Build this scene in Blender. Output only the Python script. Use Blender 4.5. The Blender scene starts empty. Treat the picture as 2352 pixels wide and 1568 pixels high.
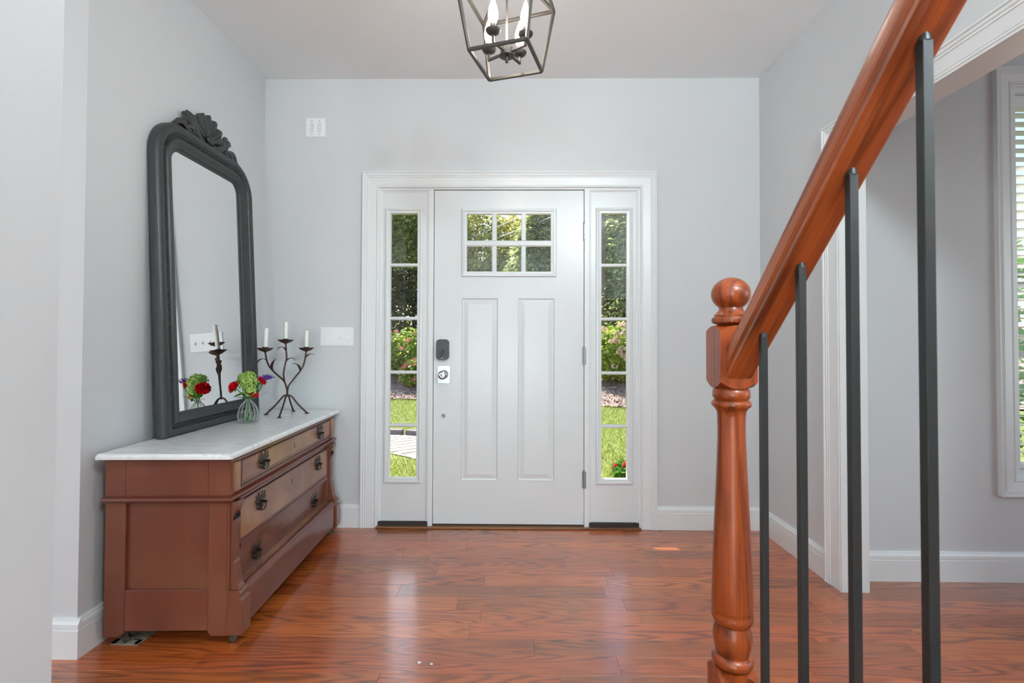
import bpy, bmesh, math, random
import numpy as np
from mathutils import Vector, Matrix
PI = math.pi
R = math.radians
scene = bpy.context.scene
COL = scene.collection

# ------------------------------------------------------------------ camera
def cam_axes(yaw, pitch, roll):
    cy, sy, cp, sp, cr, sr = math.cos(yaw), math.sin(yaw), math.cos(pitch), math.sin(pitch), math.cos(roll), math.sin(roll)
    fw = Vector((sy*cp, cy*cp, sp)); rt = Vector((cy, -sy, 0)); up = rt.cross(fw)
    return rt*cr + up*sr, up*cr - rt*sr, fw
rt, up, fw = cam_axes(-0.0112, 0.0179, 0.0032)
cam_d = bpy.data.cameras.new('camera'); cam = bpy.data.objects.new('camera', cam_d); COL.objects.link(cam)
m = Matrix.Identity(4)
for i in range(3):
    m[i][0] = rt[i]; m[i][1] = up[i]; m[i][2] = -fw[i]
m.translation = Vector((0.0433, 0, 1.1104)); cam.matrix_world = m
cam_d.sensor_width = 36; cam_d.lens = 1140/2352*36
cam_d.shift_x = 4.209/2352; cam_d.shift_y = -15.517/2352
cam_d.clip_start = 0.02; cam_d.clip_end = 400
cam_d.dof.use_dof = True; cam_d.dof.focus_distance = 2.9; cam_d.dof.aperture_fstop = 8
scene.camera = cam

# ------------------------------------------------------------------ light
vs = scene.view_settings
vs.view_transform = 'Standard'; vs.look = 'None'; vs.gamma = 1.0; vs.use_curve_mapping = False; vs.exposure = 1.07
world = bpy.data.worlds.new('sky'); scene.world = world; world.use_nodes = True
wn = world.node_tree.nodes; wl = world.node_tree.links
sky = wn.new('ShaderNodeTexSky'); sky.sky_type = 'NISHITA'; sky.sun_disc = False
sky.sun_elevation = R(41); sky.sun_rotation = R(-36); sky.altitude = 100; sky.air_density = 1.0; sky.dust_density = 1.5
wn['Background'].inputs['Strength'].default_value = 0.19
wl.new(sky.outputs[0], wn['Background'].inputs['Color'])
def lamp(name, kind, loc, energy, color=(1, 1, 1), rot=None, direction=None, **kw):
    d = bpy.data.lights.new(name, kind); d.energy = energy; d.color = color
    for k, v in kw.items(): setattr(d, k, v)
    o = bpy.data.objects.new(name, d); COL.objects.link(o); o.location = loc
    if direction is not None: o.rotation_euler = Vector(direction).to_track_quat('-Z', 'Y').to_euler()
    return o
lamp('sun', 'SUN', (-6, 12, 14), 6.0, (1, .95, .86), direction=(.2, -.27, -.29), angle=R(.6))
# area lamps at unseen windows; the back and dining ones are added fill
lamp('fill_back', 'AREA', (-0.3, -4.9, 1.75), 6, (.82, .965, 1), direction=(0, 1, .02), shape='RECTANGLE', size=3.3, size_y=1.3)  # fill lamp added to brighten the interior from behind
lamp('fill_up_ceiling', 'AREA', (-.3, -4.9, .75), 84, (.82, .965, 1), direction=(0, 1, 1.0), shape='RECTANGLE', size=3.3, size_y=1.0)   # added fill lamp, tilted up to brighten the ceiling
lamp('daylight_left_window', 'AREA', (-4.9, -.6, 1.4), 25, (.80, .95, 1), direction=(1, 0, 0), shape='RECTANGLE', size=3.0, size_y=1.9)
lamp('fill_dining', 'AREA', (4.9, .0, 1.4), 16.5, (.82, .955, 1), direction=(-1, 0, 0), shape='RECTANGLE', size=2.4, size_y=1.8)  # fill lamp added to brighten the side facing the dining room
scene.cycles.diffuse_bounces = 4; scene.cycles.max_bounces = 8; scene.cycles.glossy_bounces = 3; scene.cycles.use_adaptive_sampling = True; scene.cycles.adaptive_threshold = .06; scene.cycles.adaptive_min_samples = 22; scene.cycles.transparent_max_bounces = 12
scene.cycles.sample_clamp_indirect = 6.0
scene.cycles.caustics_reflective = False; scene.cycles.caustics_refractive = False

# ------------------------------------------------------------------ helpers
class MB:
    def __init__(s): s.v = []; s.f = []
    def add(s, vs_, fs):
        o = len(s.v); s.v += [tuple(p) for p in vs_]; s.f += [tuple(i+o for i in f) for f in fs]; return s
    def box(s, x0, x1, y0, y1, z0, z1):
        return s.add([(x0,y0,z0),(x1,y0,z0),(x1,y1,z0),(x0,y1,z0),(x0,y0,z1),(x1,y0,z1),(x1,y1,z1),(x0,y1,z1)],
                     [(0,3,2,1),(4,5,6,7),(0,1,5,4),(1,2,6,5),(2,3,7,6),(3,0,4,7)])
    def prism(s, pts, axis, a0, a1):
        # pts: polygon in the two other axes (in x,y,z order)
        def P(p, a): q = list(p); q.insert(axis, a); return tuple(q)
        n = len(pts)
        return s.add([P(p, a0) for p in pts] + [P(p, a1) for p in pts],
                     [tuple(range(n))[::-1], tuple(range(n, 2*n))] + [(i, (i+1) % n, n+(i+1) % n, n+i) for i in range(n)])
    def lathe(s, prof, c=(0, 0, 0), n=32, cap=True):
        o = []; k = len(prof)
        for r, z in prof:
            for i in range(n):
                a = 2*PI*i/n; o.append((c[0]+r*math.cos(a), c[1]+r*math.sin(a), c[2]+z))
        f = [(j*n+i, j*n+(i+1) % n, (j+1)*n+(i+1) % n, (j+1)*n+i) for j in range(k-1) for i in range(n)]
        if cap: f += [tuple(range(n))[::-1], tuple(range((k-1)*n, k*n))]
        return s.add(o, f)
    def tube(s, path, r, n=8, flat=1.0, closed=False, ref=None):
        path = [Vector(p) for p in path]; k = len(path)
        rs = r if isinstance(r, (list, tuple)) else [r]*k
        o = []; nrm = None
        for j, p in enumerate(path):
            if closed: t = path[(j+1) % k]-path[j-1]
            else: t = path[min(j+1, k-1)]-path[max(j-1, 0)]
            t.normalize()
            if ref is not None: nrm = Vector(ref) - t*Vector(ref).dot(t)
            elif nrm is None: nrm = t.orthogonal()
            else: nrm = nrm - t*nrm.dot(t)
            nrm.normalize(); b = t.cross(nrm)
            for i in range(n):
                a = 2*PI*i/n; o.append(p + (nrm*math.cos(a)*flat + b*math.sin(a))*rs[j])
        kk = k if closed else k-1
        f = [(j*n+i, j*n+(i+1) % n, ((j+1) % k)*n+(i+1) % n, ((j+1) % k)*n+i) for j in range(kk) for i in range(n)]
        if not closed: f += [tuple(range(n))[::-1], tuple(range((k-1)*n, k*n))]
        return s.add(o, f)
    def sweep(s, path, prof, place, closed=False):
        # path: [(a,b,oa,ob)] with outward vector; prof: [(w,d)]; place(a,b,d) -> xyz
        k = len(path); n = len(prof); o = []
        for a, b, oa, ob in path:
            for w, d in prof: o.append(place(a+oa*w, b+ob*w, d))
        kk = k if closed else k-1
        f = [(j*n+i, j*n+(i+1) % n, ((j+1) % k)*n+(i+1) % n, ((j+1) % k)*n+i) for j in range(kk) for i in range(n)]
        if not closed: f += [tuple(range(n)), tuple(range((k-1)*n, k*n))[::-1]]
        return s.add(o, f)
    def ball(s, c, r, n=8, m_=5, sc=(1, 1, 1)):
        prof = [(max(r*math.sin(PI*j/m_), 1e-5), -r*math.cos(PI*j/m_)) for j in range(m_+1)]
        q = MB().lathe(prof, (0, 0, 0), n)
        return s.add([(c[0]+x*sc[0], c[1]+y*sc[1], c[2]+z*sc[2]) for x, y, z in q.v], q.f)
    def mesh(s, name, smooth=False, bevel=0.0, seg=1):
        me = bpy.data.meshes.new(name); me.from_pydata(s.v, [], s.f)
        bm = bmesh.new(); bm.from_mesh(me)
        bmesh.ops.remove_doubles(bm, verts=bm.verts, dist=1e-6)
        bmesh.ops.recalc_face_normals(bm, faces=bm.faces)
        if bevel:
            es = [e for e in bm.edges if len(e.link_faces) == 2 and e.calc_face_angle(0) > .5]
            bmesh.ops.bevel(bm, geom=es, offset=bevel, segments=seg, affect='EDGES', clamp_overlap=True)
        bm.to_mesh(me); bm.free()
        if smooth:
            me.polygons.foreach_set('use_smooth', [True]*len(me.polygons)); me.set_sharp_from_angle(angle=R(38))
        return me
    def build(s, name, mat, parent=None, smooth=False, bevel=0.0, seg=1, label=None, **kw):
        return link(name, s.mesh(name, smooth, bevel, seg), mat, parent, label, **kw)
def link(name, me, mat, parent=None, label=None, loc=None, rot=None, kind=None):
    if mat is not None and not me.materials: me.materials.append(mat)
    o = bpy.data.objects.new(name, me); COL.objects.link(o); o.parent = parent
    if loc is not None: o.location = loc
    if rot is not None: o.rotation_euler = rot
    if label: o['label'] = label
    if kind: o['kind'] = kind
    return o
def tag(o, label, cat, group=None, kind=None):
    o['label'] = label; o['category'] = cat
    if group: o['group'] = group
    if kind: o['kind'] = kind
    return o
def thing(name, label, cat, loc=(0, 0, 0), rot=(0, 0, 0), group=None, kind=None):
    o = bpy.data.objects.new(name, None); o.empty_display_size = .05; COL.objects.link(o)
    o.location = loc; o.rotation_euler = rot
    return tag(o, label, cat, group, kind)
def children_of(o): return [c for c in bpy.data.objects if c.parent == o]
def copy_tree(o, parent=None):
    c = o.copy(); COL.objects.link(c); c.parent = parent
    for ch in children_of(o): copy_tree(ch, c)
    return c
def bez(p0, p1, p2, p3, n=10):
    return [tuple((1-t)**3*a + 3*(1-t)**2*t*b + 3*(1-t)*t*t*c + t**3*d for a, b, c, d in zip(p0, p1, p2, p3)) for t in [i/n for i in range(n+1)]]
def spline(pts, n=6):
    P = [Vector(p) for p in pts]; P = [P[0]*2-P[1]] + P + [P[-1]*2-P[-2]]; out = []
    for i in range(1, len(P)-2):
        for k in range(n):
            t = k/n; a, b, c, d = P[i-1], P[i], P[i+1], P[i+2]
            out.append(.5*((2*b) + (c-a)*t + (2*a-5*b+4*c-d)*t*t + (3*b-a-3*c+d)*t**3))
    out.append(P[-2]); return out

# ------------------------------------------------------------------ materials
def srgb(r, g, b):
    f = lambda c: (c/255/12.92 if c/255 <= .04045 else ((c/255+.055)/1.055)**2.4)
    return (f(r), f(g), f(b), 1)
def new_mat(name):
    mt = bpy.data.materials.new(name); mt.use_nodes = True
    return mt, mt.node_tree.nodes, mt.node_tree.links, mt.node_tree.nodes['Principled BSDF']
def plain(name, col, rough=.5, metal=0., noise=0., nscale=20., bump=0., bscale=200., coat=0., spec=.5, emit=None, trans=0.):
    mt, n, l, b = new_mat(name)
    b.inputs['Base Color'].default_value = col; b.inputs['Roughness'].default_value = rough
    b.inputs['Metallic'].default_value = metal; b.inputs['Coat Weight'].default_value = coat; b.inputs['Specular IOR Level'].default_value = spec
    b.inputs['Transmission Weight'].default_value = trans
    if emit: b.inputs['Emission Color'].default_value = emit[0]; b.inputs['Emission Strength'].default_value = emit[1]
    tc = n.new('ShaderNodeTexCoord')
    nz = n.new('ShaderNodeTexNoise'); nz.inputs['Scale'].default_value = nscale; nz.inputs['Detail'].default_value = 2
    l.new(tc.outputs['Object'], nz.inputs['Vector'])
    mx = n.new('ShaderNodeMix'); mx.data_type = 'RGBA'; mx.blend_type = 'MULTIPLY'; mx.inputs[0].default_value = 1
    rp = n.new('ShaderNodeMapRange'); rp.inputs[1].default_value = .3; rp.inputs[2].default_value = .7; rp.inputs[3].default_value = 1-noise; rp.inputs[4].default_value = 1
    l.new(nz.outputs[0], rp.inputs[0]); mx.inputs[6].default_value = col; l.new(rp.outputs[0], mx.inputs[7]); l.new(mx.outputs[2], b.inputs['Base Color'])
    if bump:
        n2 = n.new('ShaderNodeTexNoise'); n2.inputs['Scale'].default_value = bscale; n2.inputs['Detail'].default_value = 3
        l.new(tc.outputs['Object'], n2.inputs['Vector'])
        bp = n.new('ShaderNodeBump'); bp.inputs['Strength'].default_value = bump; bp.inputs['Distance'].default_value = .002
        l.new(n2.outputs[0], bp.inputs['Height']); l.new(bp.outputs[0], b.inputs['Normal'])
    return mt
def wood(name, light, dark, axis=0, ring=14., cross=9., along=.9, rough=.35, coat=.3, coat_rough=.15, vary=.25, hue=None, fiber=.35, contrast=.85, spec=.5, sharp=2.2, ior=1.5):
    mt, n, l, b = new_mat(name)
    tc = n.new('ShaderNodeTexCoord'); oi = n.new('ShaderNodeObjectInfo')
    ad = n.new('ShaderNodeVectorMath'); ad.operation = 'ADD'
    ms = n.new('ShaderNodeVectorMath'); ms.operation = 'SCALE'; ms.inputs[0].default_value = (37, 53, 71)
    l.new(oi.outputs['Random'], ms.inputs['Scale']); l.new(tc.outputs['Object'], ad.inputs[0]); l.new(ms.outputs[0], ad.inputs[1])
    mp = n.new('ShaderNodeMapping'); sc = [cross]*3; sc[axis] = along; mp.inputs['Scale'].default_value = sc
    l.new(ad.outputs[0], mp.inputs[0])
    nz = n.new('ShaderNodeTexNoise'); nz.inputs['Scale'].default_value = 1; nz.inputs['Detail'].default_value = 2.5; nz.inputs['Roughness'].default_value = .32
    l.new(mp.outputs[0], nz.inputs['Vector'])
    def math_(op, a, b_=None):
        x = n.new('ShaderNodeMath'); x.operation = op
        for i, q in enumerate((a, b_)):
            if q is None: continue
            if isinstance(q, (int, float)): x.inputs[i].default_value = q
            else: l.new(q, x.inputs[i])
        return x.outputs[0]
    ringv = math_('MULTIPLY', nz.outputs[0], ring*2*PI)
    sn = math_('SINE', ringv); s01 = math_('MULTIPLY_ADD', sn, .5); s01.node.inputs[2].default_value = .5
    grain = math_('POWER', s01, sharp)
    m2 = n.new('ShaderNodeMapping'); sc = [260.]*3; sc[axis] = 5.; m2.inputs['Scale'].default_value = sc; l.new(ad.outputs[0], m2.inputs[0])
    nf = n.new('ShaderNodeTexNoise'); nf.inputs['Scale'].default_value = 1; nf.inputs['Detail'].default_value = 2; l.new(m2.outputs[0], nf.inputs['Vector'])
    fib = n.new('ShaderNodeMapRange'); fib.inputs[1].default_value = .35; fib.inputs[2].default_value = .7; fib.inputs[3].default_value = 0; fib.inputs[4].default_value = fiber
    l.new(nf.outputs[0], fib.inputs[0])
    # grain only shows where the broad figure allows it
    m3 = n.new('ShaderNodeMapping'); sc = [3.5]*3; sc[axis] = .7; m3.inputs['Scale'].default_value = sc; l.new(ad.outputs[0], m3.inputs[0])
    nb = n.new('ShaderNodeTexNoise'); nb.inputs['Scale'].default_value = 1; nb.inputs['Detail'].default_value = 2; l.new(m3.outputs[0], nb.inputs['Vector'])
    fg = n.new('ShaderNodeMapRange'); fg.inputs[1].default_value = .35; fg.inputs[2].default_value = .65; fg.inputs[3].default_value = .35; fg.inputs[4].default_value = 1; l.new(nb.outputs[0], fg.inputs[0])
    g2 = math_('MULTIPLY', math_('MULTIPLY', grain, fg.outputs[0]), contrast)
    g3 = math_('ADD', g2, fib.outputs[0]); g3.node.use_clamp = True
    mx = n.new('ShaderNodeMix'); mx.data_type = 'RGBA'; mx.inputs[6].default_value = light; mx.inputs[7].default_value = dark; l.new(g3, mx.inputs[0])
    hs = n.new('ShaderNodeHueSaturation')
    wr = n.new('ShaderNodeTexWhiteNoise'); wr.noise_dimensions = '1D'; l.new(oi.outputs['Random'], wr.inputs['W'])
    vr = n.new('ShaderNodeMapRange'); vr.inputs[3].default_value = 1-vary; vr.inputs[4].default_value = 1+vary; l.new(wr.outputs[0], vr.inputs[0]); l.new(vr.outputs[0], hs.inputs['Value'])
    hr = n.new('ShaderNodeMapRange'); hr.inputs[3].default_value = .5-vary*.012; hr.inputs[4].default_value = .5+vary*.016; l.new(oi.outputs['Random'], hr.inputs[0]); l.new(hr.outputs[0], hs.inputs['Hue'])
    out = mx.outputs[2]
    if hue:
        m4 = n.new('ShaderNodeTexNoise'); m4.inputs['Scale'].default_value = 4.5; m4.inputs['Detail'].default_value = 3; l.new(ad.outputs[0], m4.inputs['Vector'])
        r4 = n.new('ShaderNodeMapRange'); r4.inputs[1].default_value = .42; r4.inputs[2].default_value = .68; l.new(m4.outputs[0], r4.inputs[0])
        mh = n.new('ShaderNodeMix'); mh.data_type = 'RGBA'; l.new(r4.outputs[0], mh.inputs[0]); l.new(out, mh.inputs[6]); mh.inputs[7].default_value = hue; out = mh.outputs[2]
    l.new(out, hs.inputs['Color']); l.new(hs.outputs[0], b.inputs['Base Color'])
    b.inputs['Roughness'].default_value = rough; b.inputs['Coat Weight'].default_value = coat; b.inputs['Coat Roughness'].default_value = coat_rough
    b.inputs['Coat IOR'].default_value = ior; b.inputs['Specular IOR Level'].default_value = spec
    bp = n.new('ShaderNodeBump'); bp.inputs['Strength'].default_value = .12; bp.inputs['Distance'].default_value = .001
    l.new(g3, bp.inputs['Height']); l.new(bp.outputs[0], b.inputs['Normal'])
    return mt
def glass_pane(name, tint=(1, 1, 1, 1)):
    mt, n, l, b = new_mat(name); n.remove(b)
    tr = n.new('ShaderNodeBsdfTransparent'); tr.inputs[0].default_value = tint
    gl = n.new('ShaderNodeBsdfGlossy'); gl.inputs['Roughness'].default_value = .02
    lw = n.new('ShaderNodeLayerWeight'); lw.inputs[0].default_value = .5
    pw_ = n.new('ShaderNodeMath'); pw_.operation = 'POWER'; pw_.inputs[1].default_value = 5; l.new(lw.outputs['Facing'], pw_.inputs[0])
    fr = n.new('ShaderNodeMath'); fr.operation = 'MULTIPLY_ADD'; fr.inputs[1].default_value = .96; fr.inputs[2].default_value = .03; l.new(pw_.outputs[0], fr.inputs[0])
    mx = n.new('ShaderNodeMixShader'); l.new(fr.outputs[0], mx.inputs[0]); l.new(tr.outputs[0], mx.inputs[1]); l.new(gl.outputs[0], mx.inputs[2])
    l.new(mx.outputs[0], n['Material Output'].inputs[0]); return mt
def leafy(name, c1, c2, trans=.35, rough=.5):
    mt, n, l, b = new_mat(name); g = n.new('ShaderNodeNewGeometry')
    cr = n.new('ShaderNodeMix'); cr.data_type = 'RGBA'; cr.inputs[6].default_value = c1; cr.inputs[7].default_value = c2
    l.new(g.outputs['Random Per Island'], cr.inputs[0]); l.new(cr.outputs[2], b.inputs['Base Color']); b.inputs['Roughness'].default_value = rough
    b.inputs['Specular IOR Level'].default_value = .3
    tl = n.new('ShaderNodeBsdfTranslucent'); l.new(cr.outputs[2], tl.inputs[0])
    mx = n.new('ShaderNodeMixShader'); mx.inputs[0].default_value = trans; l.new(b.outputs[0], mx.inputs[1]); l.new(tl.outputs[0], mx.inputs[2])
    l.new(mx.outputs[0], n['Material Output'].inputs[0]); return mt
def marble_mat():
    mt, n, l, b = new_mat('white_marble'); tc = n.new('ShaderNodeTexCoord')
    mp = n.new('ShaderNodeMapping'); mp.inputs['Scale'].default_value = (9, 34, 14); mp.inputs['Rotation'].default_value = (0, 0, .15); l.new(tc.outputs['Object'], mp.inputs[0])
    nz = n.new('ShaderNodeTexNoise'); nz.inputs['Scale'].default_value = 1.1; nz.inputs['Detail'].default_value = 9; nz.inputs['Roughness'].default_value = .66; nz.inputs['Distortion'].default_value = 1.2; l.new(mp.outputs[0], nz.inputs['Vector'])
    r = n.new('ShaderNodeValToRGB'); e = r.color_ramp.elements; e[0].position = .30; e[0].color = srgb(200, 204, 206); e[1].position = .60; e[1].color = srgb(242, 243, 243)
    k = r.color_ramp.elements.new(.46); k.color = srgb(232, 234, 235); l.new(nz.outputs[0], r.inputs[0]); l.new(r.outputs[0], b.inputs['Base Color'])
    b.inputs['Roughness'].default_value = .22; return mt

M = {}
M['wall'] = plain('wall_paint', srgb(213, 214, 216), .75, noise=.015, nscale=3)
M['ceil'] = plain('ceiling_paint', srgb(246, 249, 250), .85, noise=.015, nscale=3)
M['trim'] = plain('white_trim_paint', srgb(232, 234, 235), .32, noise=.01, nscale=8)
M['door'] = plain('white_door_paint', srgb(225, 228, 229), .28, noise=.012, nscale=6)
M['floor'] = wood('stained_oak_floor', srgb(192, 96, 38), srgb(108, 46, 18), axis=0, ring=12, cross=12, along=1.3, rough=.42, coat=1., coat_rough=.19, vary=.26, fiber=.32, contrast=.72, sharp=2.4, ior=1.68)
M['newel'] = wood('stained_oak_newel', srgb(166, 75, 27), srgb(94, 36, 11), axis=2, ring=7, cross=14, along=1.2, rough=.40, coat=.3, coat_rough=.14, vary=.0, fiber=.35, contrast=.7)
M['rail'] = wood('stained_oak_rail', srgb(182, 92, 42), srgb(98, 41, 16), axis=1, ring=8, cross=16, along=1.0, rough=.42, coat=.3, coat_rough=.2, vary=.0, fiber=.35, contrast=.85)
M['mahog_v'] = wood('mahogany_upright', srgb(114, 59, 42), srgb(78, 38, 27), axis=2, ring=2, cross=5, along=.8, rough=.3, coat=.5, coat_rough=.2, vary=.05, fiber=.12, contrast=.35, hue=srgb(118, 70, 47))
M['mahog_h'] = wood('mahogany_lengthwise', srgb(110, 53, 36), srgb(74, 33, 23), axis=1, ring=2, cross=5, along=.8, rough=.3, coat=.5, coat_rough=.18, vary=.05, fiber=.12, contrast=.35, hue=srgb(108, 54, 40))
M['veneer'] = wood('figured_veneer', srgb(136, 84, 58), srgb(104, 60, 42), axis=2, ring=2.2, cross=4, along=1.6, rough=.28, coat=.6, coat_rough=.2, vary=.06, fiber=.15, contrast=.4, hue=srgb(164, 116, 78))  # golden patches mix the veneer figure with some painted-in sheen
M['marble'] = marble_mat()
M['iron_brown'] = plain('brown_wrought_iron', srgb(72, 48, 40), .5, metal=.35, noise=.2, nscale=60)
M['black_iron'] = plain('black_satin_iron', srgb(44, 46, 46), .38, noise=.06, nscale=40, spec=.5)
M['charcoal'] = plain('charcoal_paint', srgb(58, 60, 61), .40, noise=.12, nscale=30, bump=.08, bscale=300)
M['mirror'] = plain('mirror_glass', (.9, .91, .91, 1), .0, metal=1.)
M['glass'] = glass_pane('window_glass')
M['brass_dark'] = plain('dark_bronze', srgb(70, 64, 58), .32, metal=.85, noise=.3, nscale=150)
M['black'] = plain('black_hole', srgb(18, 15, 13), .8)
M['caster'] = plain('steel_caster', srgb(90, 86, 82), .35, metal=.8)
M['chrome'] = plain('chrome', srgb(176, 179, 182), .2, metal=1.)
M['steel'] = plain('satin_steel', srgb(150, 152, 154), .35, metal=.9)
M['lock'] = plain('black_lock_plastic', srgb(58, 60, 60), .35)
M['lockdark'] = plain('dark_lock_plastic', srgb(34, 36, 36), .3)
M['rubber'] = plain('dark_weatherstrip', srgb(52, 44, 40), .6)
M['thresh'] = wood('threshold_oak', srgb(150, 104, 64), srgb(100, 60, 34), axis=0, ring=4, cross=14, along=1, rough=.4, coat=.4, vary=0.)
M['plastic'] = plain('white_plastic', srgb(240, 241, 242), .3)
M['greyplastic'] = plain('grille_grey_plastic', srgb(200, 201, 203), .5)
M['candle'] = plain('white_wax', srgb(240, 238, 232), .5)
M['candle'].node_tree.nodes['Principled BSDF'].inputs['Subsurface Weight'].default_value = .15
M['wick'] = plain('burnt_wick', srgb(40, 34, 30), .9)
M['bronze'] = plain('pendant_bronze', srgb(88, 82, 77), .42, metal=.55, noise=.08, nscale=60)
M['bulb'] = plain('lit_bulb', (1, .93, .82, 1), .3, emit=((1, .95, .87, 1), 38.))
M['sleeve'] = plain('candle_sleeve_bronze', srgb(98, 86, 74), .4, metal=.5)
M['vent'] = plain('brushed_brass_register', srgb(172, 168, 148), .45, metal=.25)
M['vase_glass'] = glass_pane('vase_glass', (.97, .985, .98, 1))
M['vase_rib'] = plain('vase_rib_glass', srgb(235, 240, 240), .08, trans=.55)
M['water'] = glass_pane('water', (.93, .97, .95, 1))
M['stem'] = plain('flower_stem', srgb(86, 128, 62), .5, noise=.2, nscale=60)
M['leaf'] = leafy('cut_leaf', srgb(74, 128, 44), srgb(116, 168, 66), .3)
M['hydr_green'] = leafy('lime_florets', srgb(152, 200, 50), srgb(232, 248, 172), .35)
M['red'] = leafy('red_petals', srgb(214, 2, 24), srgb(250, 14, 40), .25)
M['purple'] = leafy('purple_petals', srgb(74, 38, 138), srgb(118, 70, 190), .2)
M['slat'] = plain('white_blind_slat', srgb(236, 236, 234), .45)

# ------------------------------------------------------------------ room shell
D = 3.012; XL = -1.503; XR = 1.521; H = 2.733; YD = 2.385; YL = 1.755
def struct(name, mb, mat, label, cat, **kw):
    return tag(mb.build(name, mat, **kw), label, cat, kind='structure')
# floor: slab with single planks on it wherever the photograph shows floor
fl = struct('floor', MB().box(-5, 5, -5, D+.16, -.12, -.004), M['floor'], 'reddish brown stained oak strip floor running through foyer and rooms', 'floor')
rng = random.Random(4)
pw = .1016; row = 0; y1 = D-.005
while y1 > 1.06:
    y0 = y1-pw
    xa = XL if y1 > YL+.05 else -3.0
    xb = XR if y0 > YD-.06 else 4.0
    x = xa - rng.uniform(0, .8); first = True
    while x < xb:
        ln = rng.choice((.45, .62, .8, .95, 1.1, 1.35)) * rng.uniform(.85, 1.15)
        a, b = max(x, xa), min(x+ln, xb)
        if b-a > .03:
            MB().box(a+.0003, b-.0003, y0+.0002, y1-.0002, -.004, rng.uniform(-.0001, .0001)).build('floor_plank', M['floor'], fl, bevel=.0004)
        x += ln
    y1 = y0; row += 1

# walls
W = .10
wf = MB(); wf.box(XL-.13, -.806, D, D+.16, 0, H); wf.box(.806, XR+W, D, D+.16, 0, H); wf.box(-.806, .806, D, D+.16, 2.066, H)
struct('wall_front', wf, M['wall'], 'pale grey front wall around the white entry door', 'wall')
wlft = MB(); wlft.box(XL-.13, XL, YL, D, 0, H); wlft.box(-5, XL-.13, YL, YL+.13, 0, H)
struct('wall_left', wlft, M['wall'], 'pale grey foyer wall behind the dresser and leaning mirror', 'wall')
wr = MB(); wr.box(XR, XR+W, 2.27, D, 0, H); wr.box(XR, XR+W, .75, 2.27, 2.035, H); wr.box(XR, XR+W, -5, .75, 0, H)
struct('wall_right', wr, M['wall'], 'pale grey foyer wall with wide cased opening beside the stairs', 'wall')
wx0, wx1, wz0, wz1 = 2.40, 3.42, .475, 2.36       # dining window opening
wd = MB(); wd.box(XR+W, wx0, YD, YD+.16, 0, H); wd.box(wx1, 5, YD, YD+.16, 0, H); wd.box(wx0, wx1, YD, YD+.16, 0, wz0); wd.box(wx0, wx1, YD, YD+.16, wz1, H)
struct('wall_dining', wd, M['wall'], 'grey wall of the adjoining room with a tall window', 'wall')
struct('wall_hall', MB().box(-1.07, -.95, -2.2, 1.066, 0, H), M['wall'], 'pale grey hall wall ending before the dresser nook', 'wall')
struct('ceiling', MB().box(-5, 5, -5, D+.16, H, H+.12), M['ceil'], 'flat white ceiling above the foyer', 'ceiling')
# outer shell of the rooms behind, with window openings
def shell_wall(name, axis, c, lo, hi, openings, label, th=.14):
    mb = MB(); segs = sorted(openings); cur = lo
    def bx(a, b, z0, z1):
        if axis == 0: mb.box(min(c, c+th), max(c, c+th), a, b, z0, z1)
        else: mb.box(a, b, min(c, c+th), max(c, c+th), z0, z1)
    for a, b, z0, z1 in segs:
        bx(cur, a, 0, H); bx(a, b, 0, z0); bx(a, b, z1, H); cur = b
    bx(cur, hi, 0, H)
    return struct(name, mb, M['wall'], label, 'wall')
shell_wall('wall_back', 1, -5.0, -5, 5, [(-2.0, 1.4, .25, 2.45)], 'pale grey rear wall with wide window behind the stairs', th=-.14)
shell_wall('wall_living', 0, -5.0, -5, YL+.13, [(-2.1, .9, .45, 2.35)], 'pale grey side wall with window in the left room', th=-.14)
shell_wall('wall_dining_side', 0, 5.0, -5, YD+.16, [(-1.2, 1.2, .5, 2.3)], 'grey side wall with window in the adjoining room', th=.14)
wind = [0]
def simple_window(name, axis, c, a, b, z0, z1, nv, label):
    t = thing(name, label, 'window', kind='structure')
    def bx(mb, p, q, r, s, d0=-.03, d1=.03):
        return mb.box(c+d0, c+d1, p, q, r, s) if axis == 0 else mb.box(p, q, c+d0, c+d1, r, s)
    fm = MB(); bx(fm, a, a+.06, z0, z1); bx(fm, b-.06, b, z0, z1); bx(fm, a, b, z0, z0+.06); bx(fm, a, b, z1-.06, z1)
    for i in range(1, nv): x = a+(b-a)*i/nv; bx(fm, x-.03, x+.03, z0, z1)
    fm.build('window_frame', M['trim'], t)
    for i in range(nv):
        x = a+(b-a)*i/nv; x2 = a+(b-a)*(i+1)/nv; g = MB(); bx(g, x+.03, x2-.03, z0+.05, z1-.05, -.003, .003); g.build('pane', M['glass'], t)
simple_window('window_4', 1, -5.07, -2.0, 1.4, .25, 2.45, 4, 'wide white framed window in the rear wall')
simple_window('window_5', 0, -5.07, -2.1, .9, .45, 2.35, 3, 'white framed window in the left room')
simple_window('window_6', 0, 5.07, -1.2, 1.2, .5, 2.3, 2, 'white framed window in the side of the adjoining room')

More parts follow.
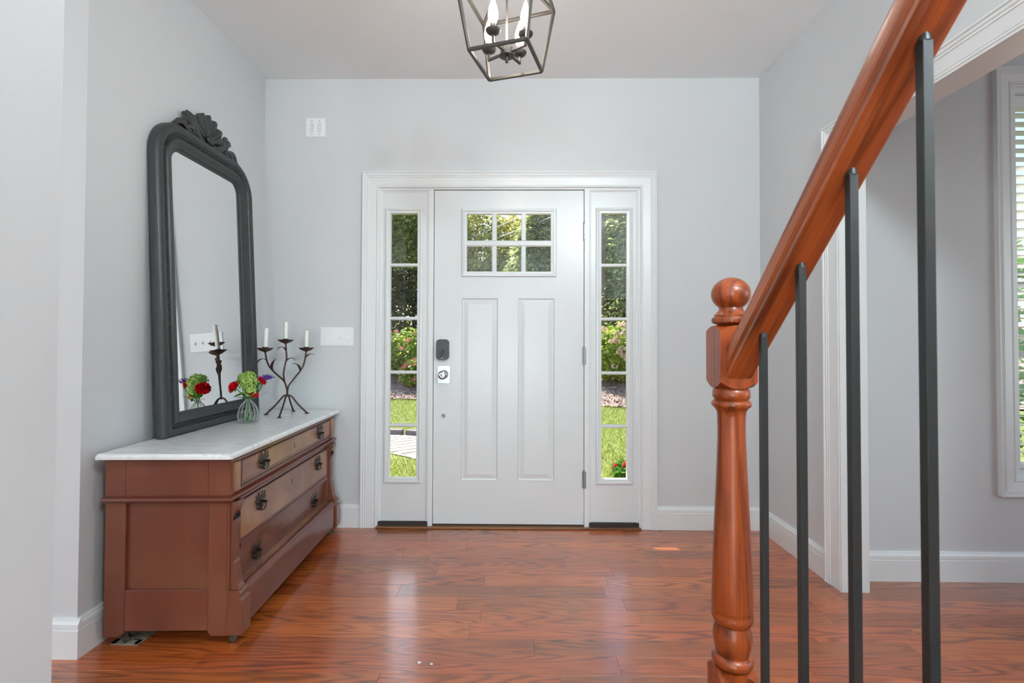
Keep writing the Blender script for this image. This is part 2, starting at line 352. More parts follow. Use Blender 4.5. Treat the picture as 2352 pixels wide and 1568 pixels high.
# baseboards (moulded profile: height x depth)
BB = [(0, 0), (0, .016), (.098, .016), (.100, .013), (.104, .013), (.106, .016), (.120, .015), (.128, .010), (.135, .008), (.137, 0)]
def baseboard(name, p0, p1, nrm, label, parent=None):
    p0, p1, nv = Vector((*p0, 0)), Vector((*p1, 0)), Vector((*nrm, 0)); k = len(BB)
    vs_ = [p + nv*d + Vector((0, 0, h)) for p in (p0, p1) for h, d in BB]
    mb = MB().add(vs_, [tuple(range(k)), tuple(range(k, 2*k))] + [(i, (i+1) % k, k+(i+1) % k, k+i) for i in range(k)])
    return struct(name, mb, M['trim'], label, 'baseboard')
baseboard('baseboard_front_left', (XL, D), (-.888, D), (0, -1), 'white baseboard between dresser and door casing')
baseboard('baseboard_front_right', (.892, D), (XR-.016, D), (0, -1), 'white baseboard from the door hinge side to the corner')
baseboard('baseboard_left', (XL, YL), (XL, D-.016), (1, 0), 'white baseboard along the foyer wall behind the dresser')
baseboard('baseboard_left_end', (-5, YL), (XL+.016, YL), (0, -1), 'white baseboard on the wall end at the dresser side')
baseboard('baseboard_right', (XR, 2.37), (XR, D), (-1, 0), 'white baseboard on short wall next to the cased opening')
baseboard('baseboard_dining', (XR+W, YD), (5, YD), (0, -1), 'white baseboard below the window in the adjoining room')

# mitred casing: profile (w outward from opening edge, d proud of wall)
CAS = [(0, 0), (0, .012), (.004, .015), (.012, .011), (.014, .013), (.060, .016), (.062, .019), (.070, .017), (.074, .021), (.084, .019), (.088, .024), (.094, .024), (.094, 0)]
def casing(name, a0, a1, z0, z1, place, label, sill=False, scale=1.0):
    t = thing(name, label, 'door casing' if not sill else 'window casing', kind='structure')
    pr = [(w*scale, d) for w, d in CAS]
    zb = z0
    segs = [('side_casing', [(a0, zb, -1, -1 if sill else 0), (a0, z1, -1, 1)]), ('head_casing', [(a0, z1, -1, 1), (a1, z1, 1, 1)]), ('side_casing', [(a1, z1, 1, 1), (a1, zb, 1, -1 if sill else 0)])]
    if sill: segs.append(('bottom_casing', [(a1, zb, 1, -1), (a0, zb, -1, -1)]))
    for nm, pth in segs: MB().sweep(pth, pr, place).build(nm, M['trim'], t, smooth=True)
    return t
casing('trim_1', -.797, .797, 0, 2.059, lambda a, b, d: (a, D-d, b), 'white moulded casing around the entry door and sidelights')
casing('trim_2', .75, 2.27, 0, 2.035, lambda a, b, d: (XR-d, a, b), 'white moulded casing of the wide opening beside the stairs', scale=1.06)
casing('trim_3', .75, 2.27, 0, 2.035, lambda a, b, d: (XR+W+d, a, b), 'white casing on the far side of the wide opening', scale=1.06)
jl = MB(); jl.box(XR-.012, XR+W+.012, 2.262, 2.274, 0, 2.035); jl.box(XR-.012, XR+W+.012, .746, .758, 0, 2.035); jl.box(XR-.012, XR+W+.012, .75, 2.27, 2.027, 2.039)
struct('trim_4', jl, M['trim'], 'white flat jamb lining the wide opening', 'jamb')

# ------------------------------------------------------------------ entry door with sidelights
YF = 3.020          # face of door and sidelight panels
fr = MB()
for s in (-1, 1):
    fr.box(s*.459 if s > 0 else -.487, .487 if s > 0 else -.459, D-.004, D+.14, 0, 2.0499)
    fr.box(.787 if s > 0 else -.806, .806 if s > 0 else -.787, D-.002, D+.14, 0, 2.0499)
fr.box(-.806, .806, D-.002, D+.14, 2.050, 2.066)
struct('trim_5', fr, M['trim'], 'white door frame posts between door and sidelights', 'door frame', bevel=.0015)
door = thing('door_1', 'white entry door with six pane window and two raised panels', 'door', (0, YF, 0), kind='structure')
# slab built from stiles and rails around the lite and the two panels
x0, x1, z0, z1 = -.4555, .4555, .020, 2.046
lx0, lx1, lz0, lz1 = -.268, .268, 1.538, 1.912
pz0, pz1 = .279, 1.388; pa = (-.287, -.063); pb = (.057, .281)
sl = MB(); th_ = .044
for a, b, c, d_ in ((x0, x1, lz1, z1), (x0, lx0, lz0, lz1), (lx1, x1, lz0, lz1), (x0, x1, pz1, lz0), (x0, pa[0], pz0, pz1), (pa[1], pb[0], pz0, pz1), (pb[1], x1, pz0, pz1), (x0, x1, z0, pz0)):
    sl.box(a, b, 0, th_, c, d_)
sl.build('door_slab', M['door'], door)
def rect_loop(a0, a1, b0, b1, sgn=-1): return [(a0, b0, sgn*-1, sgn*-1), (a0, b1, sgn*-1, sgn*1), (a1, b1, sgn*1, sgn*1), (a1, b0, sgn*1, sgn*-1)]
def rect_in(a0, a1, b0, b1): return [(a0, b0, 1, 1), (a0, b1, 1, -1), (a1, b1, -1, -1), (a1, b0, -1, 1)]
pp = [(0, 0), (.003, -.0015), (.007, .006), (.012, .007), (.040, .001), (.040, .03), (0, .03)]
for a in (pa, pb):
    mb = MB().sweep(rect_in(a[0], a[1], pz0, pz1), pp, lambda p, q, d: (p, d, q), closed=True)
    mb.box(a[0]+.039, a[1]-.039, .001, .03, pz0+.039, pz1-.039); mb.build('raised_panel', M['door'], door)
lp = [(-.022, 0), (-.022, -.004), (-.016, -.012), (-.006, -.013), (-.002, -.008), (.010, -.007), (.012, 0), (.012, .02), (0, .02)]
def lite_frame(mb, a0, a1, b0, b1, yf=0): return mb.sweep(rect_in(a0, a1, b0, b1), lp, lambda p, q, d: (p, yf+d, q), closed=True)
lite_frame(MB(), lx0, lx1, lz0, lz1).build('lite_frame', M['door'], door)
gx = [-.258, -.103, -.074, .075, .104, .258]; gz = [1.547, 1.704, 1.739, 1.902]
def muntin_bar(parent, a0, a1, b0, b1, vert):
    w = (a1-a0) if vert else (b1-b0); c = (a0+a1)/2 if vert else (b0+b1)/2
    pr = [(-w/2, .018), (-w/2, -.002), (-w/2+.005, -.007), (w/2-.005, -.007), (w/2, -.002), (w/2, .018)]
    if vert: MB().prism([(c+p, q) for p, q in pr], 2, b0, b1).build('muntin', M['door'], parent)
    else: MB().add([(a, q, c+p) for a in (a0, a1) for p, q in pr], [tuple(range(6)), tuple(range(6, 12))]+[(i, (i+1) % 6, 6+(i+1) % 6, 6+i) for i in range(6)]).build('muntin', M['door'], parent)
muntin_bar(door, lx0+.008, lx1-.008, gz[1], gz[2], False)
for a, b in ((gx[1], gx[2]), (gx[3], gx[4])):
    muntin_bar(door, a, b, lz0+.008, gz[1], True); muntin_bar(door, a, b, gz[2], lz1-.008, True)
for i in range(3):
    for j in range(2):
        MB().box(gx[2*i]-.006, gx[2*i+1]+.006, .012, .016, gz[2*j]-.006, gz[2*j+1]+.006).build('pane', M['glass'], door)
MB().box(x0, x1, .003, .04, .006, .020).build('door_sweep', M['rubber'], door)
# hinges
for hz in (1.792, 1.035, .29):
    h = MB().lathe([(.0055, -.05), (.0055, .05)], (.4575, -.0095, hz), 12).lathe([(.004, .05), (.0065, .052), (.0065, .056), (.003, .061)], (.4575, -.0095, hz), 12).build('hinge', M['steel'], door, smooth=True)
    MB().box(.447, .4565, -.004, .0, hz-.05, hz+.05).box(.4585, .470, -.013, -.0105, hz-.05, hz+.05).build('hinge_leaf', M['steel'], h)
# electronic deadbolt
def rounded_rect(cx, cz, w, h, r, n=6):
    pts = []
    for sx, sz, a0 in ((1, 1, 0), (-1, 1, PI/2), (-1, -1, PI), (1, -1, 1.5*PI)):
        for k in range(n+1):
            a = a0+PI/2*k/n; pts.append((cx+sx*(w/2-r)+r*math.cos(a), cz+sz*(h/2-r)+r*math.sin(a)))
    return pts
lx, lz = -.399, 1.073
lk = MB().prism(rounded_rect(lx, lz, .077, .124, .022), 1, -.032, 0).build('deadbolt', M['lock'], door, smooth=True, bevel=.003, seg=2, label='black rounded electronic deadbolt housing')
MB().lathe([(.0235, -.0335), (.0235, -.030)], (0, 0, 0), 28).build('turn_ring', M['lockdark'], lk, rot=(PI/2, 0, 0), loc=(lx, -.0655, lz-.02))
MB().box(-.0045, .0045, -.047, -.032, -.021, .021).build('thumb_turn', M['lockdark'], lk, loc=(lx, 0, lz-.02), rot=(0, R(24), 0), bevel=.0015)
MB().box(lx-.006, lx+.006, -.0328, -.0318, lz-.0535, lz-.0495).build('maker_mark', M['greyplastic'], lk, label='tiny pale maker mark')
# knob set
kx, kz = -.394, .921
kp = MB().box(kx-.037, kx+.037, -.006, 0, kz-.052, kz+.052).box(kx-.029, kx+.029, -.010, -.005, kz-.044, kz+.044).build('knob_plate', M['chrome'], door, bevel=.002, seg=2, label='chrome rectangular escutcheon plate')
MB().lathe([(.021, 0), (.021, .004), (.012, .010), (.011, .026), (.018, .032), (.0255, .040), (.027, .049), (.024, .057), (.016, .0615), (.0155, .060), (.010, .060), (.0095, .063), (.002, .064)], (0, 0, 0), 36).build('knob', M['chrome'], kp, smooth=True, rot=(PI/2, 0, 0), loc=(kx, -.009, kz), label='round chrome door knob')
MB().lathe([(.0105, 0), (.0105, .004), (.008, .006), (.006, .0045), (.0035, .0045), (.003, .007), (.0005, .0075)], (0, 0, 0), 24).build('cap_screw', M['steel'], door, smooth=True, rot=(PI/2, 0, 0), loc=(-.395, 0, .671))
# sidelights
def sidelight(name, xa, xb, fa, fb, ga, gb, label):
    t = thing(name, label, 'sidelight', (0, YF, 0), kind='structure')
    zt = 2.050; zb = .036; g0, g1 = .297, 1.904
    oa, ob, o0, o1 = ga-.010, gb+.010, g0-.010, g1+.010
    mb = MB(); mb.box(xa, xb, 0, .04, o1, zt); mb.box(xa, oa, 0, .04, o0, o1); mb.box(ob, xb, 0, .04, o0, o1); mb.box(xa, xb, 0, .04, zb, o0)
    mb.build('sidelight_panel', M['door'], t)
    st = MB(); pr = [(0, 0), (0, -.012), (.004, -.012), (.007, -.007), (.011, -.006), (.013, 0)]
    st.sweep([(xa, zb, 1, 0), (xa, zt, 1, -1), (xb, zt, -1, -1), (xb, zb, -1, 0)], pr, lambda p, q, d: (p, d, q)); st.build('stop_moulding', M['trim'], t)
    MB().sweep([(oa-.002, o0-.002, 1, 1), (oa-.002, o1+.002, 1, -1), (ob+.002, o1+.002, -1, -1), (ob+.002, o0-.002, -1, 1)],
               [(-.024, 0), (-.024, -.004), (-.018, -.012), (-.009, -.013), (-.004, -.008), (.010, -.007), (.012, 0), (.012, .02), (0, .02)], lambda p, q, d: (p, d, q), closed=True).build('lite_frame', M['door'], t)
    mz = [1.589, 1.262, .934, .612]
    for z in mz: muntin_bar(t, oa+.008, ob-.008, z-.0095, z+.0095, False)
    ed = [g1]+mz+[g0]
    for k in range(5): MB().box(ga-.004, gb+.004, .012, .016, ed[k+1]+.004, ed[k]-.004).build('pane', M['glass'], t)
    MB().box(xa, xb, -.014, .03, .010, .036).build('sill_strip', M['rubber'], t, bevel=.001, label='dark brown weatherstrip sill')
sidelight('window_1', -.787, -.487, -.748, -.532, -.722, -.559, 'white five pane sidelight on the lock side of the door')
sidelight('window_2', .487, .787, .538, .747, .564, .716, 'white five pane sidelight on the hinge side of the door')
struct('trim_6', MB().box(-.797, .797, D-.028, D+.15, 0, .010), M['thresh'], 'thin oak threshold strip under the entry door', 'threshold', bevel=.003)

# ------------------------------------------------------------------ window of the adjoining room
casing('trim_7', wx0-.0, wx1+.0, wz0, wz1, lambda a, b, d: (a, YD-d, b), 'white picture frame casing round the tall window in adjoining room', sill=True, scale=.8)
w3 = thing('window_3', 'tall white window with open horizontal blinds in adjoining room', 'window', (0, YD, 0), kind='structure')
MB().sweep(rect_in(wx0, wx1, wz0, wz1), [(0, -.004), (.010, -.004), (.012, .004), (.038, .006), (.042, .014), (.042, .10), (0, .10)], lambda p, q, d: (p, d, q), closed=True).build('window_frame', M['trim'], w3)
zm = (wz0+wz1)/2
MB().box(wx0+.04, wx1-.04, .085, .115, zm-.022, zm+.022).build('meeting_rail', M['trim'], w3)
for a, b in ((wz0+.04, zm-.02), (zm+.02, wz1-.04)): MB().box(wx0+.04, wx1-.04, .098, .102, a, b).build('pane', M['glass'], w3)
bl = thing('window_blind', 'white wooden venetian blind with open slats in the tall window', 'blind', (0, YD, 0))
MB().box(wx0+.05, wx1-.05, .022, .072, wz1-.10, wz1-.043).build('headrail', M['slat'], bl)
zs = wz1-.13; me = MB().box(wx0+.05, wx1-.05, -.024, .024, -.0013, .0013).mesh('slat')
while zs > wz0+.09:
    link('slat', me, M['slat'], bl, loc=(0, .047, zs), rot=(R(-4), 0, 0)); zs -= .043
MB().box(wx0+.05, wx1-.05, .025, .069, wz0+.05, wz0+.07).build('bottom_rail', M['slat'], bl)

# ------------------------------------------------------------------ wall plates
def toggle_plate():
    t = thing('switch_plate', 'white four gang light switch plate on wall beside door', 'light switch', (-1.0445, D, 1.1505))
    MB().box(-.1005, .1005, -.006, 0, -.0565, .0565).build('plate', M['plastic'], t, bevel=.0025, seg=2)
    for i in range(4):
        x = (i-1.5)*.046
        MB().box(x-.0055, x+.0055, -.0075, -.005, -.0125, .0125).build('toggle_slot', M['plastic'], t)
        MB().prism([(-.006, -.002), (-.006, .009), (-.019, .001-.006), (-.0185, -.011)], 0, x-.0042, x+.0042).build('toggle', M['plastic'], t, bevel=.001)
        for s in (-1, 1): MB().lathe([(.003, 0), (.002, .0012)], (0, 0, 0), 10).build('screw', M['plastic'], t, rot=(PI/2, 0, 0), loc=(x, -.006, s*.030))
toggle_plate()
def chime_plate():
    t = thing('chime_plate', 'white double wall plate with two ribbed grilles high on wall', 'wall plate', (-1.188, D, 2.431))
    MB().box(-.0605, .0605, -.006, 0, -.058, .058).build('plate', M['plastic'], t, bevel=.0025, seg=2)
    for s in (-1, 1):
        g = MB().box(s*.0225-.0115, s*.0225+.0115, -.0068, -.005, -.031, .031).build('grille', M['greyplastic'], t)
        for k in range(10): z = -.028+k*.0062; MB().box(s*.0225-.011, s*.0225+.011, -.0085, -.006, z-.0018, z+.0018).build('rib', M['plastic'], g)
        for q in (-1, 1): MB().lathe([(.0032, 0), (.002, .0015)], (0, 0, 0), 10).build('screw', M['steel'], t, rot=(PI/2, 0, 0), loc=(s*.0225, -.006, q*.042))
chime_plate()

# ------------------------------------------------------------------ stairs and railing
run = .2135; rise = .19; NST = 9; XS = .495
stt = thing('staircase', 'stained oak stairs rising behind the turned newel and railing', 'staircase', kind='structure')
for k in range(NST):
    ya = 1.10-k*run
    MB().box(XS-.02, XR, ya-run-.0, ya+.025, (k+1)*rise-.028, (k+1)*rise).build('tread', M['floor'], stt, bevel=.008, seg=2)
    MB().box(XS, XR, ya-.02, ya, k*rise, (k+1)*rise-.028).build('riser', M['trim'], stt)
pts = [(1.08, 0)] + [q for k in range(NST) for q in ((1.08-k*run, (k+1)*rise-.03), (1.08-(k+1)*run, (k+1)*rise-.03))] + [(1.08-NST*run, 0)]
MB().prism(pts, 0, XS, XS+.03).build('stringer', M['trim'], stt)
XN, YN = .5415, 1.1545
ra = thing('stair_railing', 'oak stair railing with turned newel post and square black balusters', 'railing', (XN, YN, 0))
def cham_block(w, z0_, z1_, ct, cb):
    # square block whose top and bottom are turned to a shallow dome, so the faces end in arcs
    h = w/2; n = 10; mb = MB(); vs_ = []; fs = []
    cols = []
    per = [(-h+2*h*i/n, -h) for i in range(n)] + [(h, -h+2*h*i/n) for i in range(n)] + [(h-2*h*i/n, h) for i in range(n)] + [(-h, h-2*h*i/n) for i in range(n)]
    k = len(per)
    def dz(x, y): return max(0, (math.hypot(x, y)-h)/(h*(math.sqrt(2)-1)))
    for x, y in per: vs_.append((x, y, z0_+cb*dz(x, y)))
    for x, y in per: vs_.append((x, y, z1_-ct*dz(x, y)))
    for x, y in per: r = math.hypot(x, y); vs_.append((x/r*h*.6, y/r*h*.6, z0_-(.002 if cb else 0)))
    for x, y in per: r = math.hypot(x, y); vs_.append((x/r*h*.6, y/r*h*.6, z1_+(.002 if ct else 0)))
    for i in range(k):
        j = (i+1) % k; fs += [(i, j, k+j, k+i), (k+i, k+j, 3*k+j, 3*k+i), (2*k+i, 2*k+j, j, i)]
    fs += [tuple(range(2*k, 3*k))[::-1], tuple(range(3*k, 4*k))]
    return mb.add(vs_, fs)
nb_ = cham_block(.083, 1.010, 1.153, .012, .016).build('newel_post', M['newel'], ra, label='upper square block of turned oak newel post', smooth=True)
cham_block(.083, 0, .378, .020, 0).build('lower_block', M['newel'], nb_, smooth=True)
MB().lathe([(.024, 1.148), (.030, 1.156), (.041, 1.160), (.0425, 1.166), (.041, 1.172), (.036, 1.174), (.0365, 1.178), (.032, 1.183), (.027, 1.189), (.0255, 1.194), (.0275, 1.199)]
           + [(.0428*math.sin(a), 1.2265-.0385*math.cos(a)) for a in [R(42+i*138/16) for i in range(16)]] + [(.0005, 1.265)], (0, 0, 0), 40).build('ball_finial', M['newel'], nb_, smooth=True, label='round oak ball finial')
MB().lathe([(.030, 1.016), (.040, 1.006), (.041, .998), (.041, .990), (.038, .986), (.036, .983), (.0415, .980), (.0436, .975), (.0425, .969), (.037, .964), (.032, .957), (.0308, .945), (.0303, .92), (.0306, .89),
            (.033, .82), (.036, .755), (.039, .69), (.042, .61), (.0438, .55), (.0445, .512), (.0436, .505), (.0425, .502), (.0445, .495), (.0443, .486), (.040, .478), (.0365, .474), (.038, .467), (.041, .455), (.042, .443), (.0405, .428), (.037, .414), (.0355, .407),
            (.041, .404), (.0445, .396), (.0445, .389), (.040, .382), (.034, .379), (.030, .374)], (0, 0, 0), 44).build('turned_shaft', M['newel'], nb_, smooth=True)
# handrail, local Y runs up the slope
slope = math.atan2(.89, 1.0); Lr = 2.45
rp = [(-.0240, 0), (-.0275, .002), (-.0275, .009), (-.0235, .0115), (-.0240, .0155), (-.0290, .021), (-.0300, .042), (-.0265, .050), (-.018, .0555), (0, .0575)]
rp = rp + [(-x, z) for x, z in rp[-2::-1]]
k = len(rp); ca, sa = math.cos(slope), math.sin(slope)
def rail_pt(px, pn, s): return (px, s, pn)
# plumb cut where the rail meets the newel face; local frame: y along the rail, z normal to it
vs_ = []
for end in (0, 1):
    for px, pn in rp: vs_.append((px, (pn*math.tan(slope) if end == 0 else Lr), pn))
hr = MB().add(vs_, [tuple(range(k))[::-1], tuple(range(k, 2*k))] + [(i, (i+1) % k, k+(i+1) % k, k+i) for i in range(k)])
z_at = lambda Y: 1.130 + (1.005-Y)*.89
Y0 = YN-.0415
# rail direction goes toward -Y and up: rotate local +Y to (0,-cos,sin)
ro = hr.build('handrail', M['rail'], ra, smooth=True, label='moulded oak handrail sloping up from the newel', loc=(0, Y0-YN, z_at(Y0)))
ro.rotation_euler = Matrix(((-1, 0, 0), (0, -ca, sa), (0, sa, ca))).to_euler()
for k_ in range(11):
    yb = 1.005-k_*.133
    step = max(0, math.ceil((1.125-yb)/run-1e-6)); zb = min(step, NST)*rise if yb < 1.12 else 0
    zt = z_at(yb)
    b_ = MB().box(-.0064, .0064, -.0064, .0064, zb, zt-.004).build('baluster', M['black_iron'], ra, bevel=.0006, loc=(0, yb-YN, 0))
    MB().prism([(-.0064, -.0064), (.0064, -.0064), (.0064, .0064), (-.0064, .0064)], 2, zt-.004, zt-.0039).lathe([(.0078, zt-.005), (.0074, zt+.001), (.0055, zt+.006), (.0055, zt+.02)], (0, 0, 0), 16).build('collar', M['black_iron'], b_, smooth=True)

# ------------------------------------------------------------------ dresser (local x: depth from wall, y: length, z up)
dr = thing('marble_top_dresser', 'antique mahogany dresser with three drawers and white marble top', 'dresser', (-1.452, 1.757, .004), (0, 0, R(2.0)))
def P(name, mb, mat, parent=None, bevel=.0015, seg=1, **kw): return mb.build(name, M[mat], parent or dr, bevel=bevel, seg=seg, **kw)
VA, VB = .050, 1.172
body = MB(); body.box(.005, .43, VA+.012, VB-.012, .10, .675)
P('carcase', body, 'mahog_v', bevel=0)
def dresser_side(v0, sgn):
    # v0 outer face; sgn +1 means the outside looks to -y
    def bx(x0_, x1_, d0, d1, z0_, z1_):
        a, b = v0+sgn*d0, v0+sgn*d1; return MB().box(x0_, x1_, min(a, b), max(a, b), z0_, z1_)
    P('stile', MB().prism([(.0, .034), (.056, .034), (.074, .048), (.074, .520), (.0, .520)], 1, min(v0, v0+sgn*.02), max(v0, v0+sgn*.02)), 'mahog_v')
    P('stile', MB().prism([(.374, .048), (.388, .034), (.440, .034), (.440, .520), (.374, .520)], 1, min(v0, v0+sgn*.02), max(v0, v0+sgn*.02)), 'mahog_v')
    P('side_panel', bx(.07, .378, .0145, .022, .18, .52), 'mahog_v', label='recessed mahogany side panel')
    P('bottom_rail', bx(.074, .374, .001, .02, .054, .202), 'mahog_v')
    f_ = P('frieze', bx(.0, .452, -.004, .02, .545, .678), 'mahog_v', bevel=.002)
    for a in (.075, .372): P('joint_line', bx(a-.0006, a+.0006, -.0042, .0, .548, .676), 'black', f_, bevel=0)
dresser_side(VA, 1); dresser_side(VB, -1)
# waist moulding runs round three sides
prof = [(0, 0), (.012, .001), (.018, .006), (.021, .012), (.019, .018), (.012, .022), (.004, .025), (0, .025)]
P('waist_moulding', MB().sweep([(0, VA-.002, 0, -1), (.447, VA-.002, 1, -1), (.447, VB+.002, 1, 1), (0, VB+.002, 0, 1)], prof, lambda a, b, d: (a, b, .522+d)), 'mahog_h', bevel=0, smooth=True)
prof = [(0, 0), (.004, .002), (.008, .008), (.018, .013), (.026, .014), (0, .014)]
P('cornice', MB().sweep([(0, VA-.004, 0, -1), (.452, VA-.004, 1, -1), (.452, VB+.004, 1, 1), (0, VB+.004, 0, 1)], prof, lambda a, b, d: (a, b, .674+d)), 'mahog_h', bevel=0, smooth=True)
# marble slab, moulded edge on front and ends
mo_ = range(6)
def inset(d): return [(0, d), (.470-d*.4, d), (.480-d, .010+d*.4), (.480-d, 1.212-d*.4), (.470-d*.4, 1.222-d), (0, 1.222-d)]
lay = [(0, .001), (.0095, 0), (.0105, .003), (.0125, .0035), (.0150, .006), (.0172, .010), (.0185, .0125)]
top = MB(); nl_ = len(mo_)
for z_, d in lay: top.v += [(a, b, .6875+z_) for a, b in inset(d)]
top.f += [(j*nl_+i, j*nl_+(i+1) % nl_, (j+1)*nl_+(i+1) % nl_, (j+1)*nl_+i) for j in range(len(lay)-1) for i in range(nl_)] + [tuple(range(nl_))[::-1], tuple(range((len(lay)-1)*nl_, len(lay)*nl_))]
P('marble_top', top, 'marble', bevel=0, label='white grey veined marble top with moulded edge')
# front: rails and drawers
P('front_rail', MB().box(.42, .452, VA+.016, VB-.016, .660, .675), 'mahog_h')
P('front_rail', MB().box(.42, .452, VA+.016, VB-.016, .547, .560), 'mahog_h')
P('front_rail', MB().box(.40, .440, VA+.016, VB-.016, .500, .524), 'mahog_h')
P('front_rail', MB().box(.40, .436, VA+.016, VB-.016, .158, .175), 'mahog_h')
def pull_mesh():
    hp = [(0, -.024), (.009, -.029), (.017, -.024), (.024, -.021), (.031, -.013), (.029, -.002), (.034, .006), (.043, .010), (.040, .016), (.033, .016), (.036, .026), (.033, .034), (.027, .024), (.023, .012), (.018, .010), (.017, .022), (.020, .035), (.013, .040), (.009, .026), (.006, .018), (.003, .022), (0, .028)]
    hp = [(a*1.12, b*1.12+.003) for a, b in hp]; pl = hp + [(-a, b) for a, b in hp[-2:0:-1]]
    return MB().prism(pl, 0, 0, .0022).mesh('pull_plate', bevel=.0006)
PM = pull_mesh()
BM = MB().tube(spline([(.008, -.022, -.001), (.010, -.026, -.008), (.011, -.024, -.019), (.0115, -.014, -.026), (.012, 0, -.0275), (.0115, .014, -.026), (.011, .024, -.019), (.010, .026, -.008), (.008, .022, -.001)], 5), .0028, 8).mesh('bail', smooth=True)
KM = MB().lathe([(.0042, 0), (.0042, .012), (.0065, .013), (.0065, .016), (.003, .019)], (0, 0, 0), 14).mesh('post', smooth=True)
def pull(par, u, v, z):
    p_ = link('pull', PM, M['brass_dark'], par, 'dark bronze batwing drawer pull', loc=(u, v, z)); 
    link('bail_handle', BM, M['brass_dark'], p_)
    for s in (-1, 1): link('post', KM, M['brass_dark'], p_, loc=(0, s*.022, 0), rot=(0, PI/2, 0))
KH = MB().prism([(-.003, -.012), (.003, -.012), (.002, 0), (.004, .004), (.003, .010), (0, .012), (-.003, .010), (-.004, .004), (-.002, 0)], 0, 0, .0006).mesh('keyhole')
def drawer(u, z0_, z1_, v0_, v1_, zc, border, bot, mat='veneer'):
    d_ = P('drawer', MB().box(u-.02, u, v0_, v1_, z0_, z1_), 'mahog_h', bevel=.0015)
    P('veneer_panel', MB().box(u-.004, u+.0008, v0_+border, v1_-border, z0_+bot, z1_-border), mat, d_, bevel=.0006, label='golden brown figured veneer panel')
    if bot > border+.01: P('bottom_bead', MB().box(u-.004, u+.004, v0_, v1_, z0_, z0_+bot-.012), 'mahog_h', d_, bevel=.003, seg=2)
    for v in (.291, .940): pull(d_, u+.0008, v, zc)
    link('keyhole', KH, M['black'], d_, loc=(u+.0006, .608, zc+.002))
drawer(.456, .562, .659, .117, 1.105, .612, .006, .018)
drawer(.446, .318, .498, .128, 1.094, .443, .006, .036)
drawer(.428, .176, .316, .128, 1.094, .243, .004, .006)
# end blocks, corbels, pilasters, plinth
for vc, sg in ((.082, 1), (1.140, -1)):
    P('corner_stile', MB().box(.40, .447, vc-.029, vc+.046, .05, .676) if sg > 0 else MB().box(.40, .447, vc-.046, vc+.029, .05, .676), 'mahog_v')
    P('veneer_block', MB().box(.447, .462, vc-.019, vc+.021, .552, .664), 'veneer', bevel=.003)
    cb = P('corbel', MB().prism([(.440, .520), (.472, .520), (.472, .498), (.466, .490), (.458, .465), (.456, .452), (.440, .452)], 1, vc-.022, vc+.022), 'mahog_v', bevel=.0015)
    for s in (-.010, .010): P('carved_groove', MB().prism([(vc+s-.006, .456), (vc+s+.006, .456), (vc+s, .476)], 0, .4560, .4645), 'black', cb, bevel=0)
    P('pilaster', MB().prism([(.440, .452), (.463, .452), (.463, .440), (.458, .436), (.458, .30), (.463, .290), (.466, .26), (.474, .215), (.484, .195), (.440, .195)], 1, vc-.021, vc+.021), 'mahog_v', bevel=.001)
    P('plinth_block', MB().prism([(.42, .195), (.486, .195), (.492, .189), (.492, .181), (.488, .177), (.488, .168), (.500, .162), (.500, .040), (.494, .034), (.42, .034)], 1, vc-.030 if sg > 0 else vc-.030, vc+.030), 'mahog_v', bevel=.0012)
P('plinth', MB().prism([(.42, .175), (.452, .192), (.462, .192), (.468, .196), (.476, .194), (.482, .186), (.489, .172), (.489, .052), (.42, .052)], 1, .112, 1.110), 'mahog_h', bevel=.001, smooth=True)
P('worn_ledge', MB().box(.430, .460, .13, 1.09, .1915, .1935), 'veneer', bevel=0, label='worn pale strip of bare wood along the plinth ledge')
for u, v in ((.030, .085), (.030, 1.137), (.420, .085), (.420, 1.137)):
    c_ = P('caster', MB().lathe([(.012, -.008), (.0135, -.006), (.0135, .006), (.012, .008)], (0, 0, 0), 24), 'caster', bevel=0, smooth=True, loc=(u+.03, v, .0097), rot=(PI/2, 0, .4))
    MB().box(-.007, .007, .0, .022, -.0095, .0095).build('caster_fork', M['black_iron'], c_, rot=(0, 0, 0), loc=(0, .008, 0))

# ------------------------------------------------------------------ leaning mirror
ZT = .7102
mi = thing('wall_mirror', 'tall charcoal framed mirror with carved crest leaning on dresser', 'mirror', (-1.438, 2.418, ZT+.0005), (0, R(-2.7), 0))
hw, ht, Rr = .380, 1.380, .175
path = [(-hw, 0, -1, -.80), ]
path.append((-hw, ht-Rr, -1, 0))
for i in range(1, 12):
    a = PI-PI/2*i/12; path.append((-hw+Rr+Rr*math.cos(a), ht-Rr+Rr*math.sin(a), math.cos(a), math.sin(a)))
path.append((-hw+Rr, ht, 0, 1)); path.append((hw-Rr, ht, 0, 1))
for i in range(1, 12):
    a = PI/2-PI/2*i/12; path.append((hw-Rr+Rr*math.cos(a), ht-Rr+Rr*math.sin(a), math.cos(a), math.sin(a)))
path += [(hw, ht-Rr, 1, 0), (hw, 0, 1, -.80)]
fp = [(0, 0), (0, .026), (-.004, .034), (-.012, .040), (-.026, .043), (-.038, .040), (-.043, .034), (-.046, .030), (-.062, .030), (-.064, .036), (-.070, .040), (-.082, .039), (-.096, .031), (-.104, .026), (-.108, .026), (-.110, .021), (-.118, .019), (-.122, .016), (-.122, 0)]
mf = MB().sweep(path, fp, lambda a, b, d: (d, a, b), closed=True).build('frame', M['charcoal'], mi, smooth=True)
gp = [(a+oa*-.118, b+ob*-.118) for a, b, oa, ob in path]
n_ = len(gp)
MB().prism(gp, 0, .010, .014).build('mirror_glass', M['mirror'], mi, label='clear silvered mirror glass')
